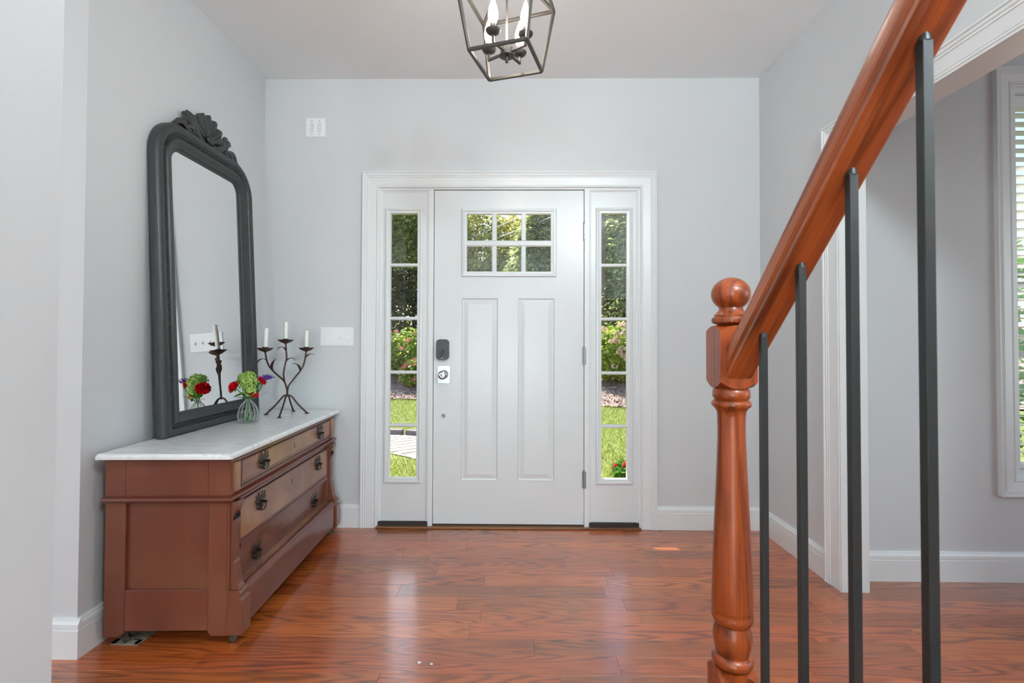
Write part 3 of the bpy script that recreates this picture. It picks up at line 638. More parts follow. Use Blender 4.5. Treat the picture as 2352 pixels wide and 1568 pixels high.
# beading
bd = MB(); pts = [Vector((a+oa*-.054, b+ob*-.054)) for a, b, oa, ob in path]; pts.append(pts[0].copy()); acc = 0.0
for a, b in zip(pts[:-1], pts[1:]):
    L = (b-a).length; t = acc
    while t < L:
        q = a+(b-a)*(t/L); bd.ball((.031, q.x, q.y), .0048, 6, 4); t += .0118
    acc = t-L
bd.build('beading', M['charcoal'], mf, smooth=True, kind='stuff', label='row of small beads around the frame')
# carved crest
cr = MB(); Z0 = ht-.006
back = [(-.245, Z0), (-.235, Z0+.012), (-.20, Z0+.036), (-.165, Z0+.048), (-.11, Z0+.055), (-.06, Z0+.07), (.06, Z0+.07), (.11, Z0+.055), (.165, Z0+.045), (.20, Z0+.03), (.235, Z0+.010), (.245, Z0)]
cr.prism(back, 0, .008, .020)
crest = cr.build('crest', M['charcoal'], mi, bevel=.002, label='carved shell and leaf crest')
def shell_lobe(k):                    # one rounded lobe of the scallop shell
    a0, a1 = R(8+k*23.4), R(8+(k+1)*23.4); v = []; nt, nr_ = 6, 8
    for j in range(nr_+1):
        t = j/nr_
        for i in range(nt+1):
            q = i/nt; a = a0+(a1-a0)*q; bul = math.sin(PI*q); L = .016+(.100+.010*math.sin((a0+a1)/2))*t*(1 if t < .85 else 1)+(.010*bul if t > .8 else 0)
            v.append((.022+.010*math.sin(PI*t*.8)+.009*bul*(.3+t), math.cos(a)*L, Z0+.020+math.sin(a)*L*.94))
    n1 = len(v); v += [(.010, y, z) for x, y, z in v]; w_ = nt+1
    f = [(j*w_+i, j*w_+i+1, (j+1)*w_+i+1, (j+1)*w_+i) for j in range(nr_) for i in range(nt)]
    f += [tuple(n1+q for q in reversed(g)) for g in f]
    rim = [i for i in range(w_)] + [j*w_+nt for j in range(1, nr_+1)] + [nr_*w_+i for i in range(nt-1, -1, -1)] + [j*w_ for j in range(nr_-1, 0, -1)]
    f += [(rim[i], rim[(i+1) % len(rim)], n1+rim[(i+1) % len(rim)], n1+rim[i]) for i in range(len(rim))]
    return MB().add(v, f)
for k_ in range(7): shell_lobe(k_).build('shell_lobe', M['charcoal'], crest, smooth=True)
MB().ball((.036, 0, Z0+.022), .026, 16, 8, (.6, 1.1, .8)).build('shell_boss', M['charcoal'], crest, smooth=True)
for s in (-1, 1):
    def S(pts, r0, name='leaf_scroll', flat=.55):
        pth = spline([(.026+dx, s*y, Z0+z) for dx, y, z in pts], 6); nn = len(pth)
        rs = [r0*(.35+.65*math.sin(PI*min(1, .15+.85*(j/(nn-1))))) for j in range(nn)]
        MB().tube(pth, rs, 8, flat=flat, ref=(1, 0, 0)).build(name, M['charcoal'], crest, smooth=True)
    S([(0, .035, .002), (.006, .085, .012), (.008, .112, .040), (.008, .118, .072), (.004, .132, .092)], .018)
    S([(0, .10, .020), (.006, .130, .036), (.008, .150, .064), (.004, .172, .078), (0, .192, .070)], .017)
    S([(0, .10, .004), (.005, .150, .012), (.006, .192, .030), (.004, .220, .024), (0, .240, .008), (0, .262, -.006)], .015)
    S([(0, .110, .050), (.008, .122, .074), (.006, .140, .088), (.002, .165, .098)], .014)
    S([(.010, .120, .006), (.014, .140, .022), (.014, .164, .022), (.010, .170, .008), (.008, .154, .004)], .008, 'curl')

# ------------------------------------------------------------------ candelabra
cb0 = Vector((-1.241, 2.785, ZT))
cd = thing('candelabra', 'brown wrought iron three arm candelabra with curled leaves on dresser', 'candelabra', cb0)
for (fx, fy) in ((-1.373, 2.809), (-1.244, 2.696), (-1.283, 2.955), (-1.165, 2.868)):
    d_ = Vector((fx+1.265, fy-2.835, 0))*.982
    p_ = spline([(d_.x*.02, d_.y*.02, .108), (d_.x*.22, d_.y*.22, .098), (d_.x*.48, d_.y*.48, .062), (d_.x*.72, d_.y*.72, .034), (d_.x*.92, d_.y*.92, .012), (d_.x, d_.y, .003)], 5)
    lg = MB().tube(p_, .0048, 8).build('leg', M['iron_brown'], cd, smooth=True)
    MB().lathe([(.012, 0), (.0125, .002), (.006, .006)], (d_.x, d_.y, 0), 16).build('foot', M['iron_brown'], lg, smooth=True)
MB().tube(spline([(0, 0, .098), (-.001, 0, .125), (-.002, 0, .150)], 4), .0052, 8).build('stem', M['iron_brown'], cd, smooth=True)
ca_, sa_ = math.cos(R(57)), math.sin(R(57))
def cr3(p): return (p[0]*1.07*ca_-p[1]*sa_, p[0]*1.07*sa_+p[1]*ca_, p[2])
arms = {'l': [(0, 0, .112), (-.004, 0, .145), (-.022, 0, .190), (-.062, 0, .228), (-.098, 0, .268), (-.115, 0, .305), (-.124, 0, .352)],
        'c': [(-.018, -.002, .186), (-.024, -.002, .225), (-.018, -.002, .270), (-.008, -.002, .315), (-.010, -.002, .350), (-.014, -.002, .398)],
        'r': [(0, 0, .130), (.008, 0, .160), (.044, 0, .205), (.080, 0, .248), (.098, 0, .290), (.108, 0, .352)]}
for k_, a in arms.items(): MB().tube(spline([cr3(q) for q in a], 6), .0047, 8).build('arm', M['iron_brown'], cd, smooth=True)
def ileaf2(p0, p1, p2, p3, w):
    pth = [Vector(q) for q in bez(p0, p1, p2, p3, 10)]; mb = MB(); v = []
    for j, q in enumerate(pth):
        hw_ = w*max(.15, math.sin(PI*(.12+.86*j/10)))
        v += [q+Vector((0, -hw_, 0)), q+Vector((0, 0, .002)), q+Vector((0, hw_, 0)), q+Vector((0, 0, -.0012))]
    v = [cr3(q) for q in v]
    f = [(j*4+i, j*4+(i+1) % 4, j*4+4+(i+1) % 4, j*4+4+i) for j in range(10) for i in range(4)] + [(0, 1, 2, 3), (43, 42, 41, 40)]
    mb.add(v, f).build('leaf', M['iron_brown'], cd, smooth=True)
ileaf2((-.112, 0, .300), (-.130, 0, .325), (-.160, 0, .318), (-.168, 0, .282), .013)
ileaf2((-.080, 0, .248), (-.098, 0, .270), (-.085, 0, .300), (-.065, 0, .312), .013)
ileaf2((-.010, -.002, .350), (-.020, -.002, .385), (-.048, -.002, .385), (-.060, -.002, .362), .011)
ileaf2((-.014, -.002, .292), (.000, -.002, .318), (.028, -.002, .325), (.040, -.002, .300), .012)
ileaf2((.072, 0, .236), (.074, 0, .272), (.048, 0, .288), (.028, 0, .282), .013)
ileaf2((.102, 0, .310), (.112, 0, .335), (.142, 0, .345), (.158, 0, .328), .012)
tips = [cr3(q) for q in ((-.124, 0, .352), (-.014, -.002, .398), (.108, 0, .352))]
heights = [.118, .110, .110]; leans = [R(2.5), 0, R(.5)]
notes = ['lowest leaning white taper candle on the mirror side arm', 'white taper candle on the tallest centre arm', 'upright white taper candle on the arm nearest the door']
for (tx, ty, tz), hc, ln, nt in zip(tips, heights, leans, notes):
    dc = MB().lathe([(.004, -.004), (.010, 0), (.028, .007), (.042, .019), (.043, .021), (.040, .0205), (.026, .011), (.014, .008), (.014, .026), (.0125, .026), (.0125, .006)], (tx, ty, tz), 28, cap=False).build('drip_cup', M['iron_brown'], cd, smooth=True)
    c_ = thing('candle', nt, 'candle', cb0+Vector((tx, ty, tz+.0105)), (0, ln, 0), group='candles in the candelabra')
    MB().lathe([(.0115, 0), (.0115, hc-.002), (.0105, hc), (.004, hc-.002)], (0, 0, 0), 24).build('wax', M['candle'], c_, smooth=True)
    MB().tube([(0, 0, hc-.004), (.0005, 0, hc+.003), (.0015, 0, hc+.006)], .0009, 6).build('wick', M['wick'], c_)

# ------------------------------------------------------------------ vase with flowers
vb = Vector((-1.301, 2.488, ZT))
va = thing('bud_vase', 'small ribbed clear glass vase with flowers on dresser', 'vase', vb)
vprof = [(.030, 0), (.040, .006), (.0465, .022), (.0475, .038), (.044, .060), (.036, .080), (.024, .098), (.014, .108), (.0115, .113), (.013, .118)]
MB().lathe(vprof, (0, 0, 0), 40, cap=False).build('glass_body', M['vase_glass'], va, smooth=True)
for i in range(14):
    a = 2*PI*i/14
    MB().tube([((r+.0006)*math.cos(a), (r+.0006)*math.sin(a), z+.001) for r, z in vprof[1:]], .0011, 6).build('rib', M['vase_rib'], va, smooth=True)
for z, r in ((.055, .0462),): MB().tube([(r*math.cos(t), r*math.sin(t), z) for t in [2*PI*j/40 for j in range(40)]], .0010, 6, closed=True).build('waterline_ring', M['vase_rib'], va, smooth=True)  # pale ring on the glass drawn for the water surface line
MB().lathe([(.029, .004), (.039, .009), (.0445, .022), (.0455, .038), (.0430, .054), (.001, .054)], (0, 0, 0), 32).build('water', M['water'], None, smooth=True, loc=vb)
tag(bpy.data.objects['water'], 'clear water half filling the small ribbed vase', 'water')
frng = random.Random(7)
def petals(n, center, rad, size, rnd, shell=.55, squash=(1, 1, 1), up_bias=0.0):
    mb = MB()
    for _ in range(n):
        while True:
            d_ = Vector((rnd.uniform(-1, 1), rnd.uniform(-1, 1), rnd.uniform(-1, 1)))
            if .05 < d_.length < 1: break
        d_.normalize(); rr = rad*rnd.uniform(shell, 1)
        p = Vector(center)+Vector((d_.x*squash[0], d_.y*squash[1], d_.z*squash[2]))*rr
        nrm = (d_+Vector((rnd.gauss(0, .35), rnd.gauss(0, .35), rnd.gauss(0, .35)+up_bias))).normalized(); t = nrm.orthogonal().normalized(); b = nrm.cross(t)
        a = rnd.uniform(0, PI); t, b = t*math.cos(a)+b*math.sin(a), b*math.cos(a)-t*math.sin(a); s = size*rnd.uniform(.7, 1.2)
        for q in range(2):
            u_, w_ = (t, b) if q == 0 else (b, t)
            mb.add([p-u_*s+nrm*s*.25, p+w_*s*.42, p+u_*s+nrm*s*.25, p-w_*s*.42], [(0, 1, 2, 3)])
    return mb
def stem_leaf(root, base, tip, w, name='leaf', droop=.0):
    base, tip = Vector(base), Vector(tip); ax = tip-base; sd = ax.cross(Vector((0, 0, 1)));  sd = sd.normalized() if sd.length > 1e-6 else Vector((1, 0, 0))
    nn = 8; v = []
    for j in range(nn+1):
        t = j/nn; c = base+ax*t+Vector((0, 0, -droop*t*t)); ww = w*math.sin(PI*min(.98, .06+.92*t))**.8
        v += [c-sd*ww, c+Vector((0, 0, -.15*ww)), c+sd*ww]
    f = [(j*3+i, j*3+i+1, j*3+4+i, j*3+3+i) for j in range(nn) for i in range(2)]
    MB().add(v, f).build(name, M['leaf'], root, smooth=True)
def flower(name, label, cat, head, bloom, group=None):
    # head is given relative to the vase base
    t = thing(name, label, cat, vb, group=group); h = Vector(head)
    MB().tube(spline([(-h.x*.22, -h.y*.22, .008), (0, 0, .095), (h.x*.35, h.y*.35, .095+(h.z-.095)*.45), tuple(h)], 6), .0022, 8).build('stem', M['stem'], t, smooth=True)
    bloom(t, h); return t
def hyd(t, h):
    petals(420, (h.x, h.y, h.z+.002), .049, .0082, frng, .72, (1, 1, 1.0)).build('flower_head', M['hydr_green'], t, kind='stuff', label='round lime green flower head')
    MB().ball((h.x, h.y, h.z), .028, 14, 8).build('flower_core', M['hydr_green'], t, smooth=True)
    stem_leaf(t, (h.x*.6, h.y*.6, h.z-.05), (h.x+.02, h.y+.085, h.z-.012), .022)
    stem_leaf(t, (h.x*.6, h.y*.6, h.z-.05), (h.x-.035, h.y-.06, h.z-.075), .022)
    stem_leaf(t, (h.x*.3, h.y*.3, .125), (h.x-.05, h.y-.02, .128), .014)
flower('cut_hydrangea', 'lime green hydrangea bloom in the vase in front of mirror', 'flower', (-.006, .0, .208), hyd)
flower('cut_hydrangea', 'lower pale green hydrangea cluster below the round lime bloom', 'flower', (.012, -.012, .165), lambda t, h: (petals(130, h, .030, .0068, frng, .8, (1, 1, 1.1)).build('flower_head', M['hydr_green'], t, kind='stuff'), MB().ball(h, .017, 12, 6).build('flower_core', M['hydr_green'], t, smooth=True)))
def carn(size):
    def f(t, h):
        d_ = Vector((h.x, h.y-.02, .05)).normalized(); mb = MB()
        for ring, (rr, nn, lift) in enumerate(((.3, 5, .95), (.6, 8, .75), (.9, 11, .45), (1.05, 12, .1))):
            t1 = d_.orthogonal().normalized(); t2 = d_.cross(t1)
            for k in range(nn):
                a = 2*PI*(k+.3*ring)/nn; o_ = t1*math.cos(a)+t2*math.sin(a); s_ = d_.cross(o_)
                p0 = h+o_*size*.1; p1 = h+(o_*rr+d_*lift*.8)*size*.75; p2 = h+(o_*rr*1.15+d_*lift)*size
                w_ = size*.34
                mb.add([p0, p1-s_*w_*.8, p2-s_*w_*.7, p2+d_*size*.06, p2+s_*w_*.7, p1+s_*w_*.8], [(0, 1, 2, 3, 4, 5)])
        mb.build('bloom', M['red'], t, label='ruffled red petals')
        MB().lathe([(.002, -.020), (.006, -.012), (.0075, 0), (.006, .004)], tuple(h), 10).build('calyx', M['stem'], t, smooth=True)
    return f
flower('red_carnation', 'largest red carnation at the mirror side of the vase', 'flower', (-.050, -.030, .178), carn(.030), 'red carnations in the vase')
flower('red_carnation', 'red carnation beside the purple statice in the vase', 'flower', (.055, .02, .205), carn(.021), 'red carnations in the vase')
flower('red_carnation', 'lowest small red carnation just above the vase rim', 'flower', (.030, .0, .138), carn(.017), 'red carnations in the vase')
flower('purple_statice', 'purple statice sprig at the candelabra side of the vase', 'flower', (.080, .03, .222), lambda t, h: (
    petals(110, (h.x, h.y, h.z+.004), .036, .006, frng, .3, (1.25, 1, .45), 1.2).build('florets', M['purple'], t, kind='stuff', label='small purple papery florets'),
    stem_leaf(t, (h.x*.35, h.y*.35, .12), (h.x*.9, h.y*.9-.02, h.z-.025), .008), stem_leaf(t, (h.x*.3, h.y*.3, .13), (h.x*.8+.03, h.y*.8, h.z-.07), .007)))

# ------------------------------------------------------------------ floor register
rg = thing('floor_register', 'pale metal floor register half hidden under the dresser', 'floor vent', (-1.386, 1.975, 0), (0, 0, R(-2)))
fr_ = MB(); gx0, gx1, gy0, gy1 = -.052, .052, -.150, .150
fr_.box(gx0, gx0+.018, gy0, gy1, .0003, .005); fr_.box(gx1-.018, gx1, gy0, gy1, .0003, .005); fr_.box(gx0, gx1, gy0, gy0+.030, .0003, .005); fr_.box(gx0, gx1, gy1-.02, gy1, .0003, .005); fr_.box(-.004, .004, gy0, gy1, .0003, .005)
fr_.build('register_frame', M['vent'], rg, bevel=.001)
MB().box(gx0+.01, gx1-.01, gy0+.01, gy1-.01, .0003, .0012).build('dark_duct', M['black'], rg)
sm = MB().box(gx0+.016, gx1-.016, -.0042, .0042, .001, .0046).mesh('slat')
for k_ in range(16): link('slat', sm, M['vent'], rg, loc=(0, gy0+.044+k_*.015, 0))

for x, y, r_, lb in ((-.289, 1.743, .0065, 'larger loose pale flake lying on the oak floor'), (-.245, 1.736, .0045, 'smaller loose pale flake lying on the oak floor')):
    MB().prism([(r_*(1+.35*math.sin(3.1*a+x*40))*math.cos(a), r_*(1+.3*math.cos(2.3*a))*math.sin(a)) for a in [2*PI*j/7 for j in range(7)]], 2, .0002, .002).build('paint_flake', M['candle'], None, loc=(x, y, 0))
    tag(COL.objects[-1], lb, 'flake', 'flakes on the floor')
# ------------------------------------------------------------------ pendant lantern
pc = Vector((.0085, 1.745, 2.114)); ang = math.atan2(.197, .0595)-PI/2
pe = thing('pendant_lantern', 'bronze open cage pendant lantern with four lit candle bulbs', 'pendant light', pc, (0, 0, ang))
s0, s1, hz1, hz2 = .1025, .1395, .240, .345
def bar(name, a, b, w=.0075, mat='bronze', parent=None):
    a, b = Vector(a), Vector(b); d_ = (b-a).normalized(); q = d_.to_track_quat('Z', 'Y'); L = (b-a).length
    return MB().box(-w/2, w/2, -w/2, w/2, 0, L).build(name, M[mat], parent or pe, bevel=.0006, loc=a, rot=q.to_euler())
cs = [(-1, -1), (1, -1), (1, 1), (-1, 1)]
for i in range(4):
    (ax_, ay_), (bx_, by_) = cs[i], cs[(i+1) % 4]
    bar('bottom_bar', (ax_*s0, ay_*s0, 0), (bx_*s0, by_*s0, 0), .0105); bar('upper_bar', (ax_*s1, ay_*s1, hz1), (bx_*s1, by_*s1, hz1), .0105)
    bar('cage_post', (ax_*s0, ay_*s0, 0), (ax_*s1, ay_*s1, hz1), .0105); bar('roof_bar', (ax_*s1, ay_*s1, hz1), (ax_*.012, ay_*.012, hz2), .0105)
MB().lathe([(.004, 0), (.004, .61)], (0, 0, .02), 12).build('stem', M['bronze'], pe, smooth=True)
MB().lathe([(.012, hz2-.01), (.016, hz2), (.012, hz2+.012), (.006, hz2+.02)], (0, 0, 0), 20).build('top_hub', M['bronze'], pe, smooth=True)
MB().lathe([(.062, .6185), (.062, .610), (.050, .597), (.012, .590), (.004, .585)], (0, 0, 0), 32).build('canopy', M['bronze'], pe, smooth=True)
MB().lathe([(.0008, -.024), (.005, -.022), (.006, -.018), (.0045, -.014), (.007, -.008), (.006, -.003), (.0265, 0), (.0270, .003), (.0235, .005), (.0235, .026), (.016, .029), (.004, .030)], (0, 0, .016), 28).build('hub', M['bronze'], pe, smooth=True)
for i in range(4):
    a = R(55+90*i)-ang; ux, uy = math.cos(a), math.sin(a); rr = .080
    bar('arm', (ux*.014, uy*.014, .030), (ux*rr, uy*rr, .030), .0085); bar('arm_riser', (ux*rr, uy*rr, .0258), (ux*rr, uy*rr, .056), .0085)
    cup = MB().lathe([(.003, -.002), (.013, .000), (.023, .007), (.0265, .015), (.0255, .015), (.010, .009)], (ux*rr, uy*rr, .054), 24, cap=False).build('bobeche', M['bronze'], pe, smooth=True)
    MB().lathe([(.0105, .062), (.0105, .090), (.009, .092)], (ux*rr, uy*rr, 0), 16).build('candle_sleeve', M['sleeve'], pe, smooth=True)
    MB().lathe([(.0085, .090), (.0120, .098), (.0168, .112), (.0176, .126), (.0150, .144), (.0092, .162), (.0042, .177), (.0006, .188)], (ux*rr, uy*rr, 0), 18).build('bulb', M['bulb'], pe, smooth=True, label='lit flame shaped bulb')

# ------------------------------------------------------------------ unseen glowing globes added as fill light
M['globe'] = plain('fill_globe_glow', (1, 1, 1, 1), .3, emit=((.80, .96, 1, 1), 80.))
M['globe_dim'] = plain('dim_fill_globe_glow', (1, 1, 1, 1), .3, emit=((.84, .965, 1, 1), 17.))
def globe(x, y, mat, label):
    t = thing('fill_globe', label, 'fill light', (x, y, H))
    MB().lathe([(.08, 0), (.08, -.015), (.03, -.03), (.03, -.06)], (0, 0, 0), 24).build('mount', M['steel'], t, smooth=True)
    MB().ball((0, 0, -.19), .14, 24, 14).build('globe_shade', M[mat], t, smooth=True)
globe(.98, -.6, 'globe', 'unseen globe lamp added above the stairs for fill light'); globe(-1.35, -3.4, 'globe_dim', 'unseen globe lamp added by the rear window for fill light')

# ------------------------------------------------------------------ outdoors
GZ = -.20
def gh(x, y):            # ground height outside
    b = max(0., min(1., (y-11.6)/4.5)); b = b*b*(3-2*b)
    far = max(0., y-17)*.055
    return GZ + .75*b + far + .02*math.sin(x*.9)*math.cos(y*.7)
M['grass_g'] = plain('lawn_soil', srgb(126, 138, 66), .9, noise=.45, nscale=9, bump=.6, bscale=60)
M['blade'] = leafy('grass_blades', srgb(124, 146, 50), srgb(190, 196, 106), .3)
M['mulch'] = plain('bark_mulch', srgb(176, 150, 134), .95, noise=.5, nscale=24, bump=1., bscale=40)
M['chips'] = leafy('mulch_chips', srgb(126, 100, 86), srgb(212, 188, 172), .0, .9)
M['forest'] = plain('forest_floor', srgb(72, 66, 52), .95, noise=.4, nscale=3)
M['paver'] = wood('concrete_paver', srgb(150, 141, 134), srgb(116, 106, 99), axis=0, ring=1, cross=10, along=10, rough=.85, coat=0., vary=.08, contrast=.3, fiber=.2)
M['stone'] = plain('cut_grey_stone', srgb(132, 124, 130), .85, noise=.35, nscale=24, bump=.8, bscale=50)
M['concrete'] = plain('pale_concrete', srgb(150, 145, 138), .9, noise=.15, nscale=10)
M['bark'] = plain('tree_bark', srgb(104, 92, 82), .9, noise=.45, nscale=14, bump=.8, bscale=30)
M['pole'] = plain('weathered_pole_wood', srgb(122, 104, 92), .85, noise=.3, nscale=8)
M['wire'] = plain('pale_cable', srgb(206, 202, 200), .5)
M['hyd_leaf'] = leafy('shrub_leaf', srgb(84, 122, 36), srgb(196, 210, 92), .45)
M['hyd_flower'] = leafy('cream_pink_florets', srgb(232, 196, 186), srgb(244, 230, 206), .3)
M['rose'] = leafy('coral_pink_petals', srgb(226, 138, 130), srgb(244, 178, 168), .3)
M['conifer'] = leafy('spruce_sprays', srgb(86, 116, 44), srgb(212, 218, 150), .55)
M['tree_y'] = leafy('yellow_green_leaves', srgb(120, 130, 44), srgb(224, 218, 130), .5)
M['tree_g'] = leafy('mid_green_leaves', srgb(82, 108, 40), srgb(196, 204, 112), .55)
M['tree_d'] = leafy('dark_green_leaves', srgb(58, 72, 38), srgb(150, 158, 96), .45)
M['siding'] = plain('white_siding', srgb(226, 226, 224), .6)
def patch(xa, xb, ya, yb, nx, ny, dz=0.0, edge=None):
    v = []; 
    for j in range(ny+1):
        for i in range(nx+1):
            x = xa+(xb-xa)*i/nx; y = ya+(yb-ya)*j/ny
            if edge: y = edge(x, ya, yb, j/ny)
            v.append((x, y, gh(x, y)+dz))
    return MB().add(v, [(j*(nx+1)+i, j*(nx+1)+i+1, (j+1)*(nx+1)+i+1, (j+1)*(nx+1)+i) for j in range(ny) for i in range(nx)])
mul_edge = lambda x: 10.6 + .55*math.sin(x*.55+2.6) - .11*x
wood_edge = lambda x: 17.5 + .6*math.sin(x*.4)
lawn = tag(patch(-26, 26, 3.25, 13, 52, 24).build('lawn', M['grass_g'], smooth=True), 'sunlit green front lawn beyond the entry door', 'lawn', kind='structure')
tag(patch(-26, 26, 0, 1, 60, 16, .035, lambda x, a, b, t: mul_edge(x)+(wood_edge(x)-mul_edge(x))*t).build('mulch_bed', M['mulch'], smooth=True), 'pale bark mulch bank rising behind the lawn', 'mulch', kind='structure')
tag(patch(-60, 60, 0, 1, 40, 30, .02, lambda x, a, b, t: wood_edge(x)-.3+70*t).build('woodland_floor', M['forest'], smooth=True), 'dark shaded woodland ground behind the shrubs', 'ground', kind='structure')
nr = np.random.default_rng(11)
def scatter(n, xs, ys, zs, L, Wd, tilt, name, mat, label=None, parent=None, yaw=None, kind='stuff', kite=True):
    # n small quads: centre arrays xs ys zs, length L, width Wd, tilt from horizontal
    L = np.broadcast_to(L, n); Wd = np.broadcast_to(Wd, n)
    ya = nr.uniform(0, 2*PI, n) if yaw is None else yaw; ti = tilt
    ax = np.stack([np.cos(ya)*np.cos(ti), np.sin(ya)*np.cos(ti), np.sin(ti)], 1)*L[:, None]
    ro = nr.uniform(-1.2, 1.2, n)
    sd0 = np.stack([-np.sin(ya), np.cos(ya), np.zeros(n)], 1); upv = np.cross(ax/np.maximum(L[:, None], 1e-6), sd0)
    sd = (sd0*np.cos(ro)[:, None]+upv*np.sin(ro)[:, None])*Wd[:, None]
    c = np.stack([xs, ys, zs], 1)
    v = np.stack([c-ax*.5, c-ax*.05+sd*.5, c+ax*.5, c-ax*.05-sd*.5], 1).reshape(-1, 3)
    me = bpy.data.meshes.new(name); me.vertices.add(4*n); me.vertices.foreach_set('co', v.astype(np.float32).ravel())
    me.loops.add(4*n); me.loops.foreach_set('vertex_index', np.arange(4*n, dtype=np.int32))
    me.polygons.add(n); me.polygons.foreach_set('loop_start', np.arange(0, 4*n, 4, dtype=np.int32)); me.polygons.foreach_set('loop_total', np.full(n, 4, dtype=np.int32))
    me.update(calc_edges=True); me.validate()
    return link(name, me, mat, parent, label, kind=kind)
ghv = np.vectorize(gh); mev = np.vectorize(mul_edge)
# path of pavers with a stone edge, curving from the drive to the door
pc_ = spline([(-7.5, 6.6, 0), (-4.5, 6.6, 0), (-2.6, 6.55, 0), (-1.4, 6.40, 0), (-.55, 5.75, 0), (-.2, 4.7, 0)], 24)
def near_path(x, y): 
    return min((Vector((x, y, 0))-q).length for q in pc_)
pth = thing('garden_path', 'pale paver garden path curving across the lawn to the door', 'path', (0, 0, GZ), kind='structure')
pv = MB().box(-.118, .118, -.078, .078, -.03, .028).mesh('paver', bevel=.006)
bx_ = MB(); nn = len(pc_)
for j in range(nn):
    t = (pc_[min(j+1, nn-1)]-pc_[max(j-1, 0)]).normalized(); s_ = Vector((-t.y, t.x, 0))
    bx_.v += [tuple(pc_[j]+s_*.54+Vector((0, 0, .022))), tuple(pc_[j]-s_*.54+Vector((0, 0, .022)))]
bx_.f += [(2*j, 2*j+1, 2*j+3, 2*j+2) for j in range(nn-1)]
bx_.build('path_bed', M['concrete'], pth)
cr_ = R(38)
for i in range(-45, 46):
    for j in range(-60, 61):
        u_, v_ = (i+.5*(j % 2))*.244, j*.164
        x, y = -3+u_*math.cos(cr_)-v_*math.sin(cr_), 6.0+u_*math.sin(cr_)+v_*math.cos(cr_)
        if -4.2 < x < .6 and 4.2 < y < 8 and near_path(x, y) < .47: link('paver', pv, M['paver'], pth, loc=(x, y, .0), rot=(0, 0, cr_))
stone_m = MB().box(-.15, .15, -.055, .055, -.06, .085).mesh('edging_stone', bevel=.008)
acc = 0; last = None
for j in range(nn-1):
    t = (pc_[j+1]-pc_[j]); s_ = Vector((-t.y, t.x, 0)).normalized(); q = pc_[j]+s_*.60
    if last is None or (q-last).length > .305:
        link('edging_stone', stone_m, M['stone'], pth, loc=q, rot=(0, 0, math.atan2(t.y, t.x))); last = q
# grass blades
n = 90000; xs = nr.uniform(-5, 5, n); ys = 4.4+7.2*nr.uniform(0, 1, n)**1.2
pcx = np.array([[q.x, q.y] for q in pc_]); dd = np.min(np.hypot(xs[:, None]-pcx[None, ::3, 0], ys[:, None]-pcx[None, ::3, 1]), 1)
kp_ = (dd > .57) & (ys < mev(xs)+.1); xs, ys = xs[kp_], ys[kp_]; n = len(xs)
scatter(n, xs, ys, ghv(xs, ys)+.02, nr.uniform(.05, .09, n), .009, nr.uniform(.5, 1.4, n), 'grass', M['blade'], parent=lawn)
n = 16000; xs = nr.uniform(-7, 7, n); ys = mev(xs)+nr.uniform(-.1, 6.5, n)
mo = [o for o in COL.objects if o.name == 'mulch_bed'][0]
scatter(n, xs, ys, ghv(xs, ys)+.05, nr.uniform(.04, .13, n), nr.uniform(.02, .05, n), nr.uniform(-.4, .4, n), 'mulch_chips', M['chips'], parent=mo)
def cloud(name, label, cat, base, crowns, nleaf, size, mat, trunk_h, trunk_r, group=None, tilt=(-.9, .4), core=None):
    t = thing(name, label, cat, base, group=group)
    P_ = []; vol = np.array([a[3]*a[4]*a[5] for a in crowns])**.67; cnt = (nleaf*vol/vol.sum()).astype(int)
    for (cx_, cy_, cz_, rx, ry, rz), c in zip(crowns, cnt):
        d_ = nr.normal(size=(c, 3)); d_ /= np.linalg.norm(d_, axis=1)[:, None]; rr = nr.uniform(.35, 1, c)**.5*(1+.12*np.sin(d_[:, 0]*7+cx_*3)*np.cos(d_[:, 2]*6))
        P_.append(np.array([cx_, cy_, cz_])+d_*rr[:, None]*np.array([rx, ry, rz]))
    P_ = np.concatenate(P_); n = len(P_)
    scatter(n, P_[:, 0], P_[:, 1], P_[:, 2], size*nr.uniform(.6, 1.3, n), size*.55, nr.uniform(tilt[0], tilt[1], n), 'foliage', mat, parent=t)
    if trunk_h:
        tr = MB().tube(spline([(0, 0, -.15), (.06*trunk_h/6, 0, trunk_h*.35), (-.05*trunk_h/6, .03, trunk_h*.7), (.04, 0, trunk_h)], 4), [trunk_r*(1-.7*j/12) for j in range(13)], 8)
        for (cx_, cy_, cz_, rx, ry, rz) in crowns[:6]:
            zb = max(.25*trunk_h, min(trunk_h*.8, cz_-rz)); tr.tube([(0, 0, zb), (cx_*.5, cy_*.5, (zb+cz_)/2), (cx_, cy_, cz_)], [trunk_r*.45, trunk_r*.3, trunk_r*.1], 6)
        tr.build('trunk', M['bark'], t, smooth=True)
    return t
